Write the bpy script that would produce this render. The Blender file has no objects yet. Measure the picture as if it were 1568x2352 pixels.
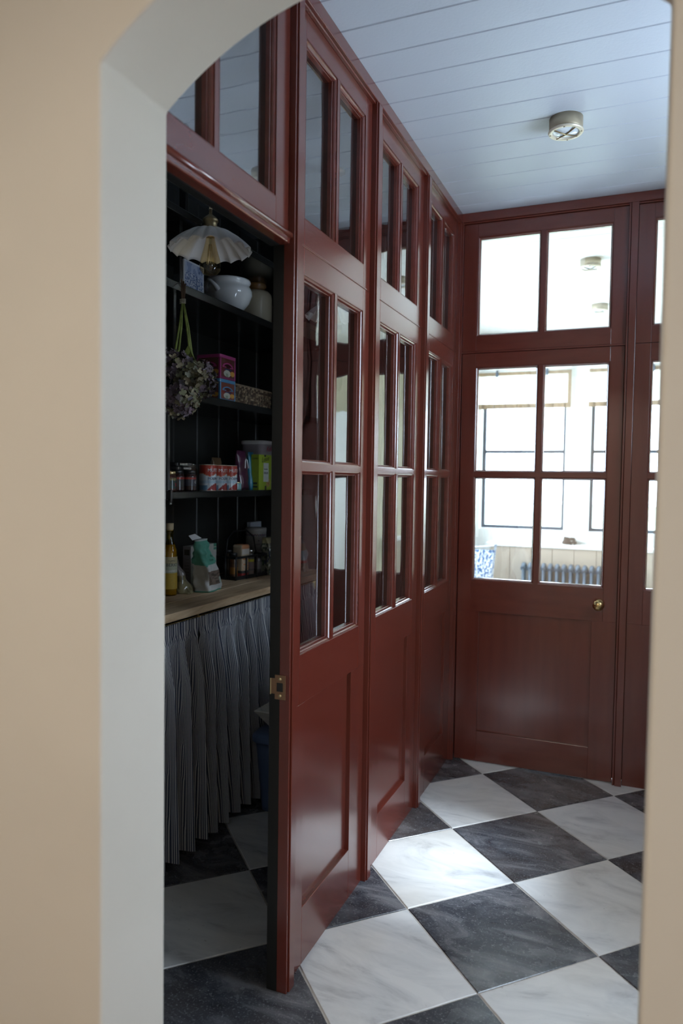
import bpy, bmesh, math, random
from mathutils import Vector, Matrix, noise
random.seed(7)
C = bpy.context.scene.collection
PI = math.pi
S = bpy.context.scene

# ---------------------------------------------------------------- camera
yw, pi_, ro, fpx = 0.3913, -0.0448, 0.0142, 1677.72
F = Vector((-math.sin(yw)*math.cos(pi_), math.cos(yw)*math.cos(pi_), math.sin(pi_)))
U0 = Vector((math.sin(yw)*math.sin(pi_), -math.cos(yw)*math.sin(pi_), math.cos(pi_)))
R0 = Vector((math.cos(yw), math.sin(yw), 0))
cr, sr = math.cos(ro), math.sin(ro)
Rv = R0*cr + U0*sr
Uv = U0*cr - R0*sr
cam_d = bpy.data.cameras.new('camera')
cam = bpy.data.objects.new('camera', cam_d)
C.objects.link(cam)
M = Matrix((Rv, Uv, -F)).transposed().to_4x4()
M.translation = (0, 0, 1.4)
cam.matrix_world = M
cam_d.sensor_fit = 'VERTICAL'
cam_d.sensor_height = 36
cam_d.lens = fpx/2352*36
cam_d.clip_start = 0.05
cam_d.dof.use_dof = True
cam_d.dof.focus_distance = 2.45
cam_d.dof.aperture_fstop = 2.4
S.camera = cam
# ---------------------------------------------------------------- sky, light, exposure
w = bpy.data.worlds.new('sky')
S.world = w
w.use_nodes = True
bg = w.node_tree.nodes['Background']
bg.inputs[0].default_value = (0.69, 0.835, 1.0, 1)
bg.inputs[1].default_value = 18.5
S.view_settings.view_transform = 'Standard'
S.view_settings.look = 'None'
S.view_settings.gamma = 1
S.view_settings.use_curve_mapping = False
S.view_settings.exposure = 0.10

def area(name, loc, rot, sx, sy, power, col, portal=False):
    l = bpy.data.lights.new(name, 'AREA')
    l.shape = 'RECTANGLE'; l.size = sx; l.size_y = sy
    l.energy = power; l.color = col
    if portal: l.cycles.is_portal = True
    o = bpy.data.objects.new(name, l)
    o.location = loc; o.rotation_euler = rot
    C.objects.link(o)
    return o
sun_d = bpy.data.lights.new('sun', 'SUN')
sun_d.energy = 8.5; sun_d.angle = math.radians(11); sun_d.color = (0.72, 0.86, 1.0)
sun = bpy.data.objects.new('sun', sun_d); C.objects.link(sun)
sun.rotation_euler = Vector((-1.60, 0.14, -2.15)).to_track_quat('-Z', 'Y').to_euler()
sun.location = (3, 1, 6)
# portals just outside the window openings (sampling aid for the sky light)
area('portal_far_window', (-0.99, 6.66, 1.69), (-PI/2, 0, 0), .74, 1.4, 1, (1, 1, 1), True)
area('portal_far_window', (-0.10, 6.66, 1.69), (-PI/2, 0, 0), .66, 1.4, 1, (1, 1, 1), True)
area('portal_added_window', (-1.66, 5.05, 1.6), (0, -PI/2, 0), 1.5, 1.7, 1, (1, 1, 1), True)
area('portal_right_window', (0.98, 2.46, 1.98), (0, PI/2, 0), .90, .62, 1, (1, 1, 1), True)
area('portal_right_low_window', (0.98, 1.80, .925), (0, PI/2, 0), .97, .38, 1, (1, 1, 1), True)
area('portal_hall_window', (2.06, -0.35, 1.5), (0, PI/2, 0), .6, .6, 1, (1, 1, 1), True)
# warm fill light added in the unseen hall around the camera
area('hall_fill_light', (-0.75, -0.7, 2.55), (0, 0, 0), .5, .5, 36, (1.0, .91, .79))

# ---------------------------------------------------------------- materials
MATS = {}
def nmat(name):
    m = bpy.data.materials.new(name); m.use_nodes = True
    nt = m.node_tree
    b = nt.nodes['Principled BSDF']
    MATS[name] = m
    return m, nt, b
def nd(nt, t, **k):
    n = nt.nodes.new(t)
    for a, v in k.items(): setattr(n, a, v)
    return n
def mixc(nt, fac, a, b, mode='MIX'):
    n = nd(nt, 'ShaderNodeMix', data_type='RGBA', blend_type=mode)
    for i, v in ((0, fac), (6, a), (7, b)):
        if hasattr(v, 'default_value') or hasattr(v, 'is_output'): nt.links.new(v, n.inputs[i])
        else: n.inputs[i].default_value = v if i == 0 else (*v, 1)
    return n.outputs[2]
def noise_t(nt, scale, detail=3, vec=None, rough=.5, dist=0):
    n = nd(nt, 'ShaderNodeTexNoise'); n.inputs['Scale'].default_value = scale
    n.inputs['Detail'].default_value = detail; n.inputs['Roughness'].default_value = rough
    n.inputs['Distortion'].default_value = dist
    if vec is not None: nt.links.new(vec, n.inputs['Vector'])
    return n.outputs['Fac']
def ramp(nt, fac, stops):
    n = nd(nt, 'ShaderNodeValToRGB'); nt.links.new(fac, n.inputs[0])
    e = n.color_ramp.elements
    e[0].position = stops[0][0]; e[0].color = (*stops[0][1], 1)
    e[1].position = stops[-1][0]; e[1].color = (*stops[-1][1], 1)
    for p, c in stops[1:-1]:
        x = e.new(p); x.color = (*c, 1)
    return n.outputs[0]
def bump(nt, b, h, strength=.1, dist=.01):
    n = nd(nt, 'ShaderNodeBump'); n.inputs['Strength'].default_value = strength
    n.inputs['Distance'].default_value = dist
    nt.links.new(h, n.inputs['Height']); nt.links.new(n.outputs[0], b.inputs['Normal'])
def pos(nt, scale=(1, 1, 1), rot=(0, 0, 0)):
    g = nd(nt, 'ShaderNodeNewGeometry'); mp = nd(nt, 'ShaderNodeMapping')
    mp.inputs['Scale'].default_value = scale; mp.inputs['Rotation'].default_value = rot
    nt.links.new(g.outputs['Position'], mp.inputs[0])
    return mp.outputs[0]
G3 = lambda v: (v, v, v)
def simple(name, col, rough=.5, metal=0, nscale=0, namt=.1, bscale=0, bamt=.05, spec=.5, coat=0, vs=(1, 1, 1)):
    m, nt, b = nmat(name)
    b.inputs['Base Color'].default_value = (*col, 1)
    b.inputs['Roughness'].default_value = rough
    b.inputs['Metallic'].default_value = metal
    b.inputs['Specular IOR Level'].default_value = spec
    b.inputs['Coat Weight'].default_value = coat
    v = pos(nt, vs)
    if nscale:
        f = noise_t(nt, nscale, 4, v)
        c = ramp(nt, f, [(.3, tuple(x*(1-namt) for x in col)), (.7, tuple(min(1, x*(1+namt)) for x in col))])
        nt.links.new(c, b.inputs['Base Color'])
    if bscale:
        bump(nt, b, noise_t(nt, bscale, 3, v), bamt, .004)
    return m
# oxide red eggshell paint: brushed surface with a little grain showing through
def red_paint(name, vs):
    m, nt, b = nmat(name)
    v = pos(nt, vs)
    f = noise_t(nt, 9, 4, v)
    c = ramp(nt, f, [(.3, (.115, .0205, .0120)), (.7, (.134, .0250, .0150))])
    f2 = noise_t(nt, 60, 3, v, .6)
    sp = ramp(nt, f2, [(.70, (0, 0, 0)), (.78, (.35, .35, .35))])
    nt.links.new(mixc(nt, sp, c, (.19, .055, .04)), b.inputs['Base Color'])
    b.inputs['Roughness'].default_value = .23
    b.inputs['Specular IOR Level'].default_value = .75
    b.inputs['Coat Weight'].default_value = .45; b.inputs['Coat Roughness'].default_value = .16
    bump(nt, b, noise_t(nt, 35, 3, v), .045, .003)
    return m
red_paint('red_vertical', (3, 3, .25)); red_paint('red_horizontal', (.8, .8, 4))
simple('black_paint', (.0135, .0138, .0128), .19, nscale=3, namt=.15, bscale=60, bamt=.02, spec=.65)
simple('plaster', (.60, .55, .475), .75, nscale=2.2, namt=.035, bscale=55, bamt=.05)
simple('hall_ceiling', (.7, .68, .63), .8)
simple('hall_floor', (.30, .21, .13), .5, nscale=6, namt=.2)
simple('ceiling_white', (.585, .645, .725), .42, bscale=120, bamt=.12)
simple('far_white', (.86, .86, .83), .6)
simple('cream_board', (.76, .71, .52), .55, nscale=3, namt=.03)
simple('wainscot', (.46, .385, .30), .5, nscale=3, namt=.03)
simple('white_gloss', (.82, .83, .82), .3)
simple('steel_frame', (.035, .05, .07), .4)
simple('radiator_grey', (.075, .11, .155), .35, metal=.2, coat=.3)
simple('brass', (.62, .47, .22), .28, 1, nscale=20, namt=.15)
simple('aged_brass', (.36, .29, .17), .42, 1, nscale=15, namt=.25)
simple('lamp_brass', (.46, .40, .29), .5, .65, nscale=15, namt=.1)
simple('lamp_ring', (.80, .74, .60), .4, .4)
simple('copper_plate', (.42, .24, .14), .3, 1)
simple('iron', (.03, .03, .032), .4, .6)
simple('enamel', (.80, .79, .79), .30, coat=.3)
simple('porcelain', (.70, .72, .74), .14, coat=.6)
simple('stoneware', (.42, .375, .28), .22, nscale=7, namt=.08, coat=.5)
simple('stoneware_brown', (.20, .10, .035), .2, coat=.5)
simple('cord_fabric', (.72, .62, .45), .8)
simple('grout', (.42, .39, .35), .9, nscale=60, namt=.2)
simple('cork', (.50, .40, .25), .8)
simple('tub_blue', (.10, .15, .27), .45)
simple('tray_wood', (.62, .59, .53), .7, nscale=12, namt=.2, vs=(1, 6, 1))
simple('silver', (.6, .6, .6), .25, 1)
simple('tin_gold', (.75, .62, .35), .3, 1)
simple('black_plastic', (.012, .012, .013), .35)
simple('stem_green', (.22, .26, .06), .6, nscale=40, namt=.3)
simple('stem_brown', (.10, .055, .03), .8)
simple('string', (.5, .45, .35), .9)
simple('carton_brown', (.16, .12, .085), .7)
simple('ink_white', (.75, .75, .75), .5)
simple('ink_navy', (.02, .05, .14), .5)
simple('ink_red', (.5, .05, .07), .5)
simple('ink_black', (.015, .015, .015), .5)
simple('ink_green', (.02, .10, .06), .5)
simple('ink_gold', (.6, .5, .2), .5)
simple('outdoor_ground', (.30, .34, .24), .9, nscale=2, namt=.3)
simple('leaf', (.05, .11, .03), .6, nscale=10, namt=.4)
simple('bark', (.1, .07, .05), .9)
simple('darkwood', (.09, .055, .035), .6)
simple('hook_navy', (.02, .03, .06), .7)
simple('black_joinery', (.0120, .0122, .0112), .45, bscale=60, bamt=.03, spec=.35)
# worktop timber
m, nt, b = nmat('timber')
v = pos(nt, (7, .8, 7))
f = noise_t(nt, 6, 6, v, .6, .6)
c = ramp(nt, f, [(.25, (.36, .22, .12)), (.5, (.58, .41, .25)), (.75, (.72, .55, .37))])
kv = nd(nt, 'ShaderNodeTexVoronoi'); kv.inputs['Scale'].default_value = 9
nt.links.new(pos(nt, (1.6, 1, 2.5)), kv.inputs['Vector'])
kn = ramp(nt, kv.outputs['Distance'], [(.05, (1, 1, 1)), (.11, (0, 0, 0))])
nt.links.new(mixc(nt, kn, c, (.12, .07, .04)), b.inputs['Base Color'])
b.inputs['Roughness'].default_value = .6
bump(nt, b, f, .2, .003)
# marble tiles
def stone(name, white):
    m, nt, b = nmat(name)
    g = nd(nt, 'ShaderNodeNewGeometry'); oi = nd(nt, 'ShaderNodeObjectInfo')
    sc = nd(nt, 'ShaderNodeVectorMath', operation='MULTIPLY_ADD')
    cx = nd(nt, 'ShaderNodeCombineXYZ')
    for i in range(3): nt.links.new(oi.outputs['Random'], cx.inputs[i])
    nt.links.new(cx.outputs[0], sc.inputs[0]); sc.inputs[1].default_value = (37, 53, 11)
    nt.links.new(g.outputs['Position'], sc.inputs[2])
    v = sc.outputs[0]
    mp = nd(nt, 'ShaderNodeMapping'); mp.inputs['Scale'].default_value = (1, 2.6, 1)
    mp.inputs['Rotation'].default_value = (0, 0, .5)
    nt.links.new(v, mp.inputs[0])
    if white:
        f = noise_t(nt, 3.2, 7, mp.outputs[0], .62, 1.2)
        c = ramp(nt, f, [(.30, (.36, .36, .37)), (.44, (.57, .57, .565)), (.6, (.68, .675, .66))])
        f2 = noise_t(nt, 2.0, 3, v)
        c = mixc(nt, ramp(nt, f2, [(.45, G3(0)), (.75, G3(.5))]), c, (.62, .55, .45))
        f3 = noise_t(nt, 45, 2, v)
        c = mixc(nt, ramp(nt, f3, [(.74, G3(0)), (.78, G3(.5))]), c, (.30, .28, .26))
        nt.links.new(c, b.inputs['Base Color'])
    else:
        f = noise_t(nt, 4, 8, mp.outputs[0], .68, .8)
        c = ramp(nt, f, [(.30, (.018, .020, .025)), (.48, (.048, .052, .062)), (.64, (.16, .16, .17))])
        f2 = noise_t(nt, 3, 3, v)
        c = mixc(nt, ramp(nt, f2, [(.5, G3(0)), (.75, G3(.55))]), c, (.105, .08, .062))
        f3 = noise_t(nt, 150, 4, v, .75)
        c = mixc(nt, ramp(nt, f3, [(.56, G3(0)), (.68, G3(.8))]), c, (.24, .24, .255))
        nt.links.new(c, b.inputs['Base Color'])
    fr = noise_t(nt, 14, 4, v)
    r = nd(nt, 'ShaderNodeMapRange'); nt.links.new(fr, r.inputs[0])
    r.inputs[3].default_value = .24 if white else .17; r.inputs[4].default_value = .42 if white else .34
    nt.links.new(r.outputs[0], b.inputs['Roughness'])
    b.inputs['Specular IOR Level'].default_value = .5 if white else .62
    bump(nt, b, noise_t(nt, 28, 5, v), .10, .003)
stone('marble_white', True); stone('marble_dark', False)
# old window glass: clear with a reflection, slightly uneven
def glass(name, f0, tint=(1, 1, 1), wave=.0045):
    m, nt, b = nmat(name)
    nt.nodes.remove(b)
    out = nt.nodes['Material Output']
    tr = nd(nt, 'ShaderNodeBsdfTransparent'); tr.inputs[0].default_value = (*tint, 1)
    gl = nd(nt, 'ShaderNodeBsdfGlossy'); gl.inputs['Roughness'].default_value = .02
    lw = nd(nt, 'ShaderNodeLayerWeight'); lw.inputs[0].default_value = .5
    pw = nd(nt, 'ShaderNodeMath', operation='POWER'); nt.links.new(lw.outputs['Facing'], pw.inputs[0]); pw.inputs[1].default_value = 5
    mr = nd(nt, 'ShaderNodeMapRange'); nt.links.new(pw.outputs[0], mr.inputs[0])
    mr.inputs[3].default_value = f0; mr.inputs[4].default_value = 1
    bp = nd(nt, 'ShaderNodeBump'); bp.inputs['Strength'].default_value = .5; bp.inputs['Distance'].default_value = wave
    nt.links.new(noise_t(nt, 5, 1, pos(nt)), bp.inputs['Height']); nt.links.new(bp.outputs[0], gl.inputs['Normal'])
    mx = nd(nt, 'ShaderNodeMixShader')
    nt.links.new(mr.outputs[0], mx.inputs[0]); nt.links.new(tr.outputs[0], mx.inputs[1]); nt.links.new(gl.outputs[0], mx.inputs[2])
    nt.links.new(mx.outputs[0], out.inputs[0])
glass('old_glass', .33); glass('window_glass', .05, wave=.004)
glass('amber_glass', .10, (.95, .84, .62), .0); glass('jar_glass', .08, (.85, .88, .86), 0)
glass('cellophane', .12, (.86, .86, .84), .02)
glass('oil_glass', .07, (.86, .72, .12), 0)
# frosted lens
m, nt, b = nmat('frosted'); b.inputs['Base Color'].default_value = (.72, .8, .86, 1); b.inputs['Roughness'].default_value = .18; b.inputs['Coat Weight'].default_value = .6
# sheer blind cloth
m, nt, b = nmat('sheer')
b.inputs['Base Color'].default_value = (.93, .92, .88, 1); b.inputs['Roughness'].default_value = .9
b.inputs['Transmission Weight'].default_value = 0
tl = nd(nt, 'ShaderNodeBsdfTranslucent'); tl.inputs[0].default_value = (.95, .93, .88, 1)
mx = nd(nt, 'ShaderNodeMixShader'); mx.inputs[0].default_value = .6
nt.links.new(b.outputs[0], mx.inputs[1]); nt.links.new(tl.outputs[0], mx.inputs[2]); nt.links.new(mx.outputs[0], nt.nodes['Material Output'].inputs[0])
simple('blind_hem', (.33, .24, .15), .8, nscale=14, namt=.1)
# ticking stripe (follows the cloth through its own uv)
m, nt, b = nmat('ticking')
uv = nd(nt, 'ShaderNodeUVMap'); sx = nd(nt, 'ShaderNodeSeparateXYZ'); nt.links.new(uv.outputs[0], sx.inputs[0])
mm = nd(nt, 'ShaderNodeMath', operation='MULTIPLY'); nt.links.new(sx.outputs[0], mm.inputs[0]); mm.inputs[1].default_value = 190
fr = nd(nt, 'ShaderNodeMath', operation='FRACT'); nt.links.new(mm.outputs[0], fr.inputs[0])
c = ramp(nt, fr.outputs[0], [(.0, (.66, .66, .66)), (.40, (.66, .66, .66)), (.48, (.075, .09, .14)), (1, (.075, .09, .14))])
nt.links.new(c, b.inputs['Base Color']); b.inputs['Roughness'].default_value = .9
bump(nt, b, noise_t(nt, 400, 2, pos(nt)), .15, .001)
# printed / multicoloured surfaces: colour attribute on the mesh
def printed(name, rough, coat=0, metal=0):
    m, nt, b = nmat(name)
    a = nd(nt, 'ShaderNodeVertexColor'); a.layer_name = 'Col'
    f = noise_t(nt, 80, 2, pos(nt))
    c = mixc(nt, ramp(nt, f, [(.3, G3(0)), (.8, G3(.12))]), a.outputs[0], (.05, .05, .05))
    nt.links.new(c, b.inputs['Base Color'])
    b.inputs['Roughness'].default_value = rough; b.inputs['Coat Weight'].default_value = coat; b.inputs['Metallic'].default_value = metal
printed('print_matt', .6); printed('print_gloss', .28, .5); printed('petals', .8); printed('fabric_print', .9)
def mat(n): return MATS[n]

# ---------------------------------------------------------------- mesh helpers
class MB:
    def __init__(s):
        s.v = []; s.f = []; s.mi = []; s.c = []; s.uv = []
        s.hascol = False; s.hasuv = False; s.smooth = []
    def add(s, vs, fs, mi=0, col=None, uv=None, smooth=False):
        o = len(s.v); s.v += [tuple(p) for p in vs]
        for k, f in enumerate(fs):
            s.f.append([o+i for i in f]); s.mi.append(mi if not isinstance(mi, list) else mi[k])
            cc = None
            if col is not None:
                cc = col[k] if isinstance(col, list) else col; s.hascol = True
            s.c.append(cc)
            s.uv.append(uv[k] if uv is not None else None)
            if uv is not None: s.hasuv = True
            s.smooth.append(smooth)
    def box(s, x0, x1, y0, y1, z0, z1, mi=0, col=None):
        v = [(x0, y0, z0), (x1, y0, z0), (x1, y1, z0), (x0, y1, z0), (x0, y0, z1), (x1, y0, z1), (x1, y1, z1), (x0, y1, z1)]
        s.add(v, [(0, 3, 2, 1), (4, 5, 6, 7), (0, 1, 5, 4), (1, 2, 6, 5), (2, 3, 7, 6), (3, 0, 4, 7)], mi, col)
        return s
    def obox(s, M, hx, hy, hz, mi=0, col=None):
        v = [M @ Vector((a*hx, b_*hy, c_*hz)) for a, b_, c_ in ((-1, -1, -1), (1, -1, -1), (1, 1, -1), (-1, 1, -1), (-1, -1, 1), (1, -1, 1), (1, 1, 1), (-1, 1, 1))]
        s.add(v, [(0, 3, 2, 1), (4, 5, 6, 7), (0, 1, 5, 4), (1, 2, 6, 5), (2, 3, 7, 6), (3, 0, 4, 7)], mi, col)
        return s
    def lathe(s, prof, seg=32, at=(0, 0, 0), mi=0, colfn=None, smooth=True, axis='z', rfn=None, col=None):
        n = len(prof); vs = []
        for i, (r, z) in enumerate(prof):
            for k in range(seg):
                a = 2*PI*k/seg
                rr = r if rfn is None else rfn(r, z, a)
                p = (rr*math.cos(a), rr*math.sin(a), z)
                if axis == 'x': p = (p[2], p[0], p[1])
                if axis == 'y': p = (p[0], p[2], p[1])
                vs.append((p[0]+at[0], p[1]+at[1], p[2]+at[2]))
        fs = []; cs = []
        for i in range(n-1):
            for k in range(seg):
                k2 = (k+1) % seg
                fs.append((i*seg+k, i*seg+k2, (i+1)*seg+k2, (i+1)*seg+k))
                if colfn: cs.append(colfn((k+.5)/seg*2*PI, (prof[i][1]+prof[i+1][1])/2))
        s.add(vs, fs, mi, cs if colfn else col, smooth=smooth)
        return s
    def tube(s, pts, r, seg=8, mi=0, col=None, rad=None):
        pts = [Vector(p) for p in pts]; vs = []
        up = Vector((0, 0, 1))
        for i, p in enumerate(pts):
            t = (pts[min(i+1, len(pts)-1)]-pts[max(i-1, 0)]).normalized()
            a = t.cross(up if abs(t.z) < .9 else Vector((1, 0, 0))).normalized(); b_ = t.cross(a)
            q = rad[i] if rad else r
            for k in range(seg):
                an = 2*PI*k/seg
                vs.append(p + a*q*math.cos(an) + b_*q*math.sin(an))
        fs = [(i*seg+k, i*seg+(k+1) % seg, (i+1)*seg+(k+1) % seg, (i+1)*seg+k) for i in range(len(pts)-1) for k in range(seg)]
        fs.append(tuple(range(seg))[::-1]); fs.append(tuple((len(pts)-1)*seg+k for k in range(seg)))
        s.add(vs, fs, mi, col, smooth=True)
        return s
    def loft(s, secs, seg=40, colfn=None, mi=0, cap=True, smooth=True, jit=0, col=None):
        # secs: (cx, cy, z, a, b, power, rot)
        vs = []
        for i, (cx, cy, z, a, b_, pw, rt) in enumerate(secs):
            for k in range(seg):
                t = 2*PI*k/seg; c_, s_ = math.cos(t), math.sin(t)
                e = 2/pw
                x = a*math.copysign(abs(c_)**e, c_); y = b_*math.copysign(abs(s_)**e, s_)
                if jit:
                    q = noise.noise(Vector((x*30+cx*9, y*30, z*26+k*.0)))*jit
                    x *= 1+q; y *= 1+q
                vs.append((cx+x*math.cos(rt)-y*math.sin(rt), cy+x*math.sin(rt)+y*math.cos(rt), z))
        n = len(secs); fs = []; cs = []
        for i in range(n-1):
            for k in range(seg):
                fs.append((i*seg+k, i*seg+(k+1) % seg, (i+1)*seg+(k+1) % seg, (i+1)*seg+k))
                if colfn: cs.append(colfn((k+.5)/seg*2*PI, (i+.5)/(n-1)))
        if cap:
            fs.append(tuple(range(seg))[::-1]); fs.append(tuple((n-1)*seg+k for k in range(seg)))
            if colfn: cs += [colfn(0, 0), colfn(0, 1)]
        s.add(vs, fs, mi, cs if colfn else col, smooth=smooth)
        return s
    def grid(s, o, u, v_, nu, nv, colfn=None, mi=0, dfn=None, smooth=False):
        o = Vector(o); u = Vector(u); v_ = Vector(v_); vs = []
        nrm = u.cross(v_).normalized()
        for j in range(nv+1):
            for i in range(nu+1):
                p = o+u*(i/nu)+v_*(j/nv)
                if dfn: p = p+nrm*dfn(i/nu, j/nv)
                vs.append(p)
        fs = []; cs = []
        for j in range(nv):
            for i in range(nu):
                a = j*(nu+1)+i
                fs.append((a, a+1, a+nu+2, a+nu+1))
                if colfn: cs.append(colfn((i+.5)/nu, (j+.5)/nv))
        s.add(vs, fs, mi, cs if colfn else None, smooth=smooth)
        return s
    def obj(s, name, mats, parent=None, bevel=0, solid=0, recalc=True, loc=None):
        me = bpy.data.meshes.new(name)
        vs = s.v
        if loc is not None: vs = [(p[0]-loc[0], p[1]-loc[1], p[2]-loc[2]) for p in s.v]
        me.from_pydata(vs, [], s.f)
        if isinstance(mats, str): mats = [mats]
        for q in mats: me.materials.append(mat(q))
        for i, p in enumerate(me.polygons):
            p.material_index = s.mi[i]; p.use_smooth = s.smooth[i]
        if s.hascol:
            ca = me.color_attributes.new('Col', 'FLOAT_COLOR', 'CORNER'); d = ca.data
            for i, p in enumerate(me.polygons):
                cc = s.c[i] or (.5, .5, .5)
                for li in p.loop_indices: d[li].color = (cc[0], cc[1], cc[2], 1)
        if s.hasuv:
            ul = me.uv_layers.new(name='UVMap')
            for i, p in enumerate(me.polygons):
                if s.uv[i]:
                    for q, li in enumerate(p.loop_indices): ul.data[li].uv = s.uv[i][q]
        if recalc:
            bm = bmesh.new(); bm.from_mesh(me); bmesh.ops.recalc_face_normals(bm, faces=bm.faces); bm.to_mesh(me); bm.free()
        me.update()
        o = bpy.data.objects.new(name, me); C.objects.link(o)
        if loc is not None: o.location = loc
        if parent is not None:
            o.parent = parent
            if loc is None and parent.location.length > 0: o.matrix_parent_inverse = Matrix.Translation(-parent.location)
            elif loc is not None: o.matrix_parent_inverse = Matrix.Translation(-parent.location)
        if solid:
            q = o.modifiers.new('solid', 'SOLIDIFY'); q.thickness = solid; q.offset = 0
        if bevel:
            q = o.modifiers.new('bevel', 'BEVEL'); q.width = bevel; q.segments = 2; q.limit_method = 'ANGLE'; q.angle_limit = .6
        return o
def empty(name, loc, label=None, cat=None, group=None, kind=None):
    o = bpy.data.objects.new(name, None); o.location = loc; C.objects.link(o); o.empty_display_size = .05
    tag(o, label, cat, group, kind); return o
def tag(o, label=None, cat=None, group=None, kind=None):
    if label: o['label'] = label
    if cat: o['category'] = cat
    if group: o['group'] = group
    if kind: o['kind'] = kind
    return o
def bx(name, mt, x0, x1, y0, y1, z0, z1, parent=None, bevel=.0015, kind=None):
    o = MB().box(x0, x1, y0, y1, z0, z1).obj(name, mt, parent, bevel)
    if kind: o['kind'] = kind
    return o
def copy_tree(o, parent=None):
    c_ = o.copy(); C.objects.link(c_)
    if parent is not None: c_.parent = parent
    for ch in list(o.children): copy_tree(ch, c_)
    return c_
def text(body, size, org, right, up, mt, parent, name='lettering', bend=None, shear=0, align='LEFT', xs=1, off=.0006):
    cu = bpy.data.curves.new('t', 'FONT'); cu.body = body; cu.size = size; cu.align_x = align; cu.shear = shear; cu.extrude = .0002; cu.resolution_u = 2
    to = bpy.data.objects.new('t', cu); C.objects.link(to)
    dg = bpy.context.evaluated_depsgraph_get(); dg.update()
    me = bpy.data.meshes.new_from_object(to.evaluated_get(dg))
    bpy.data.objects.remove(to)
    right = Vector(right).normalized(); up = Vector(up).normalized(); n = right.cross(up); org = Vector(org)
    for vtx in me.vertices:
        p = vtx.co.copy(); x = p.x*xs
        if bend:   # bend = (centre x, centre y, radius, angle at x=0)
            cx, cy, r, a0 = bend; a = a0 + x/r
            vtx.co = Vector((cx+(r+off+p.z)*math.cos(a), cy+(r+off+p.z)*math.sin(a), org.z+p.y))
        else: vtx.co = org + right*x + up*p.y + n*(off+p.z)
    me.materials.clear(); me.materials.append(mat(mt)); me.name = name
    o = bpy.data.objects.new(name, me); C.objects.link(o)
    if parent is not None:
        o.parent = parent; o.matrix_parent_inverse = Matrix.Translation(-parent.location)
    return o

# ================================================================ STRUCTURE
XP, YF, H = -.872, 3.578, 2.697      # partition face, far partition face, ceiling
YA0, YA1 = .985, 1.17                # arch wall faces
AL, AR, ZS = -.8475, .016, 2.081     # arch jambs, spring height
# ---- floor tiles
fl = empty('floor', (0, 0, 0), kind='structure')
bx('grout_bed', 'grout', -2.0, .80, .90, 3.64, -.06, -.0035, fl, 0)
dx, dy = .2950, .3012
x00, y00 = -.672, 2.243
def tile_mesh(nm, mt, seed):
    rnd = random.Random(seed)
    e = .0020; c_ = .0022
    hx, hy = dx-e*1.42, dy-e*1.42
    ring = []
    corners = [(hx, 0), (0, hy), (-hx, 0), (0, -hy)]
    N = 9
    top = []; bot = []
    for q in range(4):
        a = corners[q]; b_ = corners[(q+1) % 4]
        for k in range(N):
            t = k/N; j = 1-(.0 if k == 0 else rnd.random()*.006)
            top.append(((a[0]+(b_[0]-a[0])*t)*j, (a[1]+(b_[1]-a[1])*t)*j))
    n = len(top); vs = []
    for (x, y) in top: vs.append((x*(1-.009), y*(1-.009), 0))
    for (x, y) in top: vs.append((x, y, -c_))
    for (x, y) in top: vs.append((x, y, -.012))
    fs = [tuple(range(n))] + [(i, (i+1) % n, n+(i+1) % n, n+i) for i in range(n)] + [(n+i, n+(i+1) % n, 2*n+(i+1) % n, 2*n+i) for i in range(n)]
    m_ = MB(); m_.add(vs, fs)
    me = bpy.data.meshes.new(nm); me.from_pydata(vs, [], fs); me.materials.append(mat(mt)); me.update()
    return me
tm = {(True, s_): tile_mesh('tile', 'marble_white', s_) for s_ in range(3)}
tm.update({(False, s_): tile_mesh('tile', 'marble_dark', s_+9) for s_ in range(3)})
for i in range(-5, 6):
    for j in range(-5, 6):
        if (i+j) % 2 == 0: continue
        cx, cy = x00+i*dx, y00+j*dy
        if cx < -2.0 or cx > .95 or cy < .75 or cy > 3.75: continue
        o = bpy.data.objects.new('tile', tm[(i % 2 == 0, random.randrange(3))]); C.objects.link(o)
        o.location = (cx, cy, random.uniform(-.0006, .0004)); o.rotation_euler = (0, 0, PI if random.random() < .5 else 0)
        o.parent = fl
        if cx < -1.7 and False: pass
bx('hall_floorboards', 'hall_floor', -2.4, 1.9, -2.2, .90, -.06, -.004, fl, 0)
bx('far_room_floor', 'far_white', -1.6, 1.6, 3.64, 6.62, -.06, -.004, fl, 0)

# ---- arch wall
def arch_pts(n=28):
    cx = (AL+AR)/2; a = (AR-AL)/2; z0 = 1.573; R = math.hypot(a, ZS-z0)
    t0 = math.atan2(ZS-z0, a); pts = []
    for k in range(n+1):
        t = PI-t0 + (t0-(PI-t0))*k/n
        pts.append((cx+R*math.cos(t), z0+R*math.sin(t)))
    return pts
ap = arch_pts()
outl = [(AL, 0)] + ap + [(AR, 0)]
mb = MB()
X0, X1, Z1 = -2.4, 1.9, 2.9
for (yy) in (YA0, YA1):
    vs = [(x, yy, z) for x, z in outl]; n = len(outl)
    top = [(x, yy, Z1) for x, z in outl]
    vs2 = vs + top
    fs = [(i, i+1, n+i+1, n+i) for i in range(1, n-2)]
    mb.add(vs2, fs)
    mb.add([(X0, yy, 0), (AL, yy, 0), (AL, yy, ZS), (AL, yy, Z1), (X0, yy, Z1)], [(0, 1, 2, 3, 4)])
    mb.add([(X1, yy, 0), (AR, yy, 0), (AR, yy, ZS), (AR, yy, Z1), (X1, yy, Z1)], [(0, 1, 2, 3, 4)])
n = len(outl)
mb.add([(x, YA0, z) for x, z in outl]+[(x, YA1, z) for x, z in outl], [(i, i+1, n+i+1, n+i) for i in range(n-1)])
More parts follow.
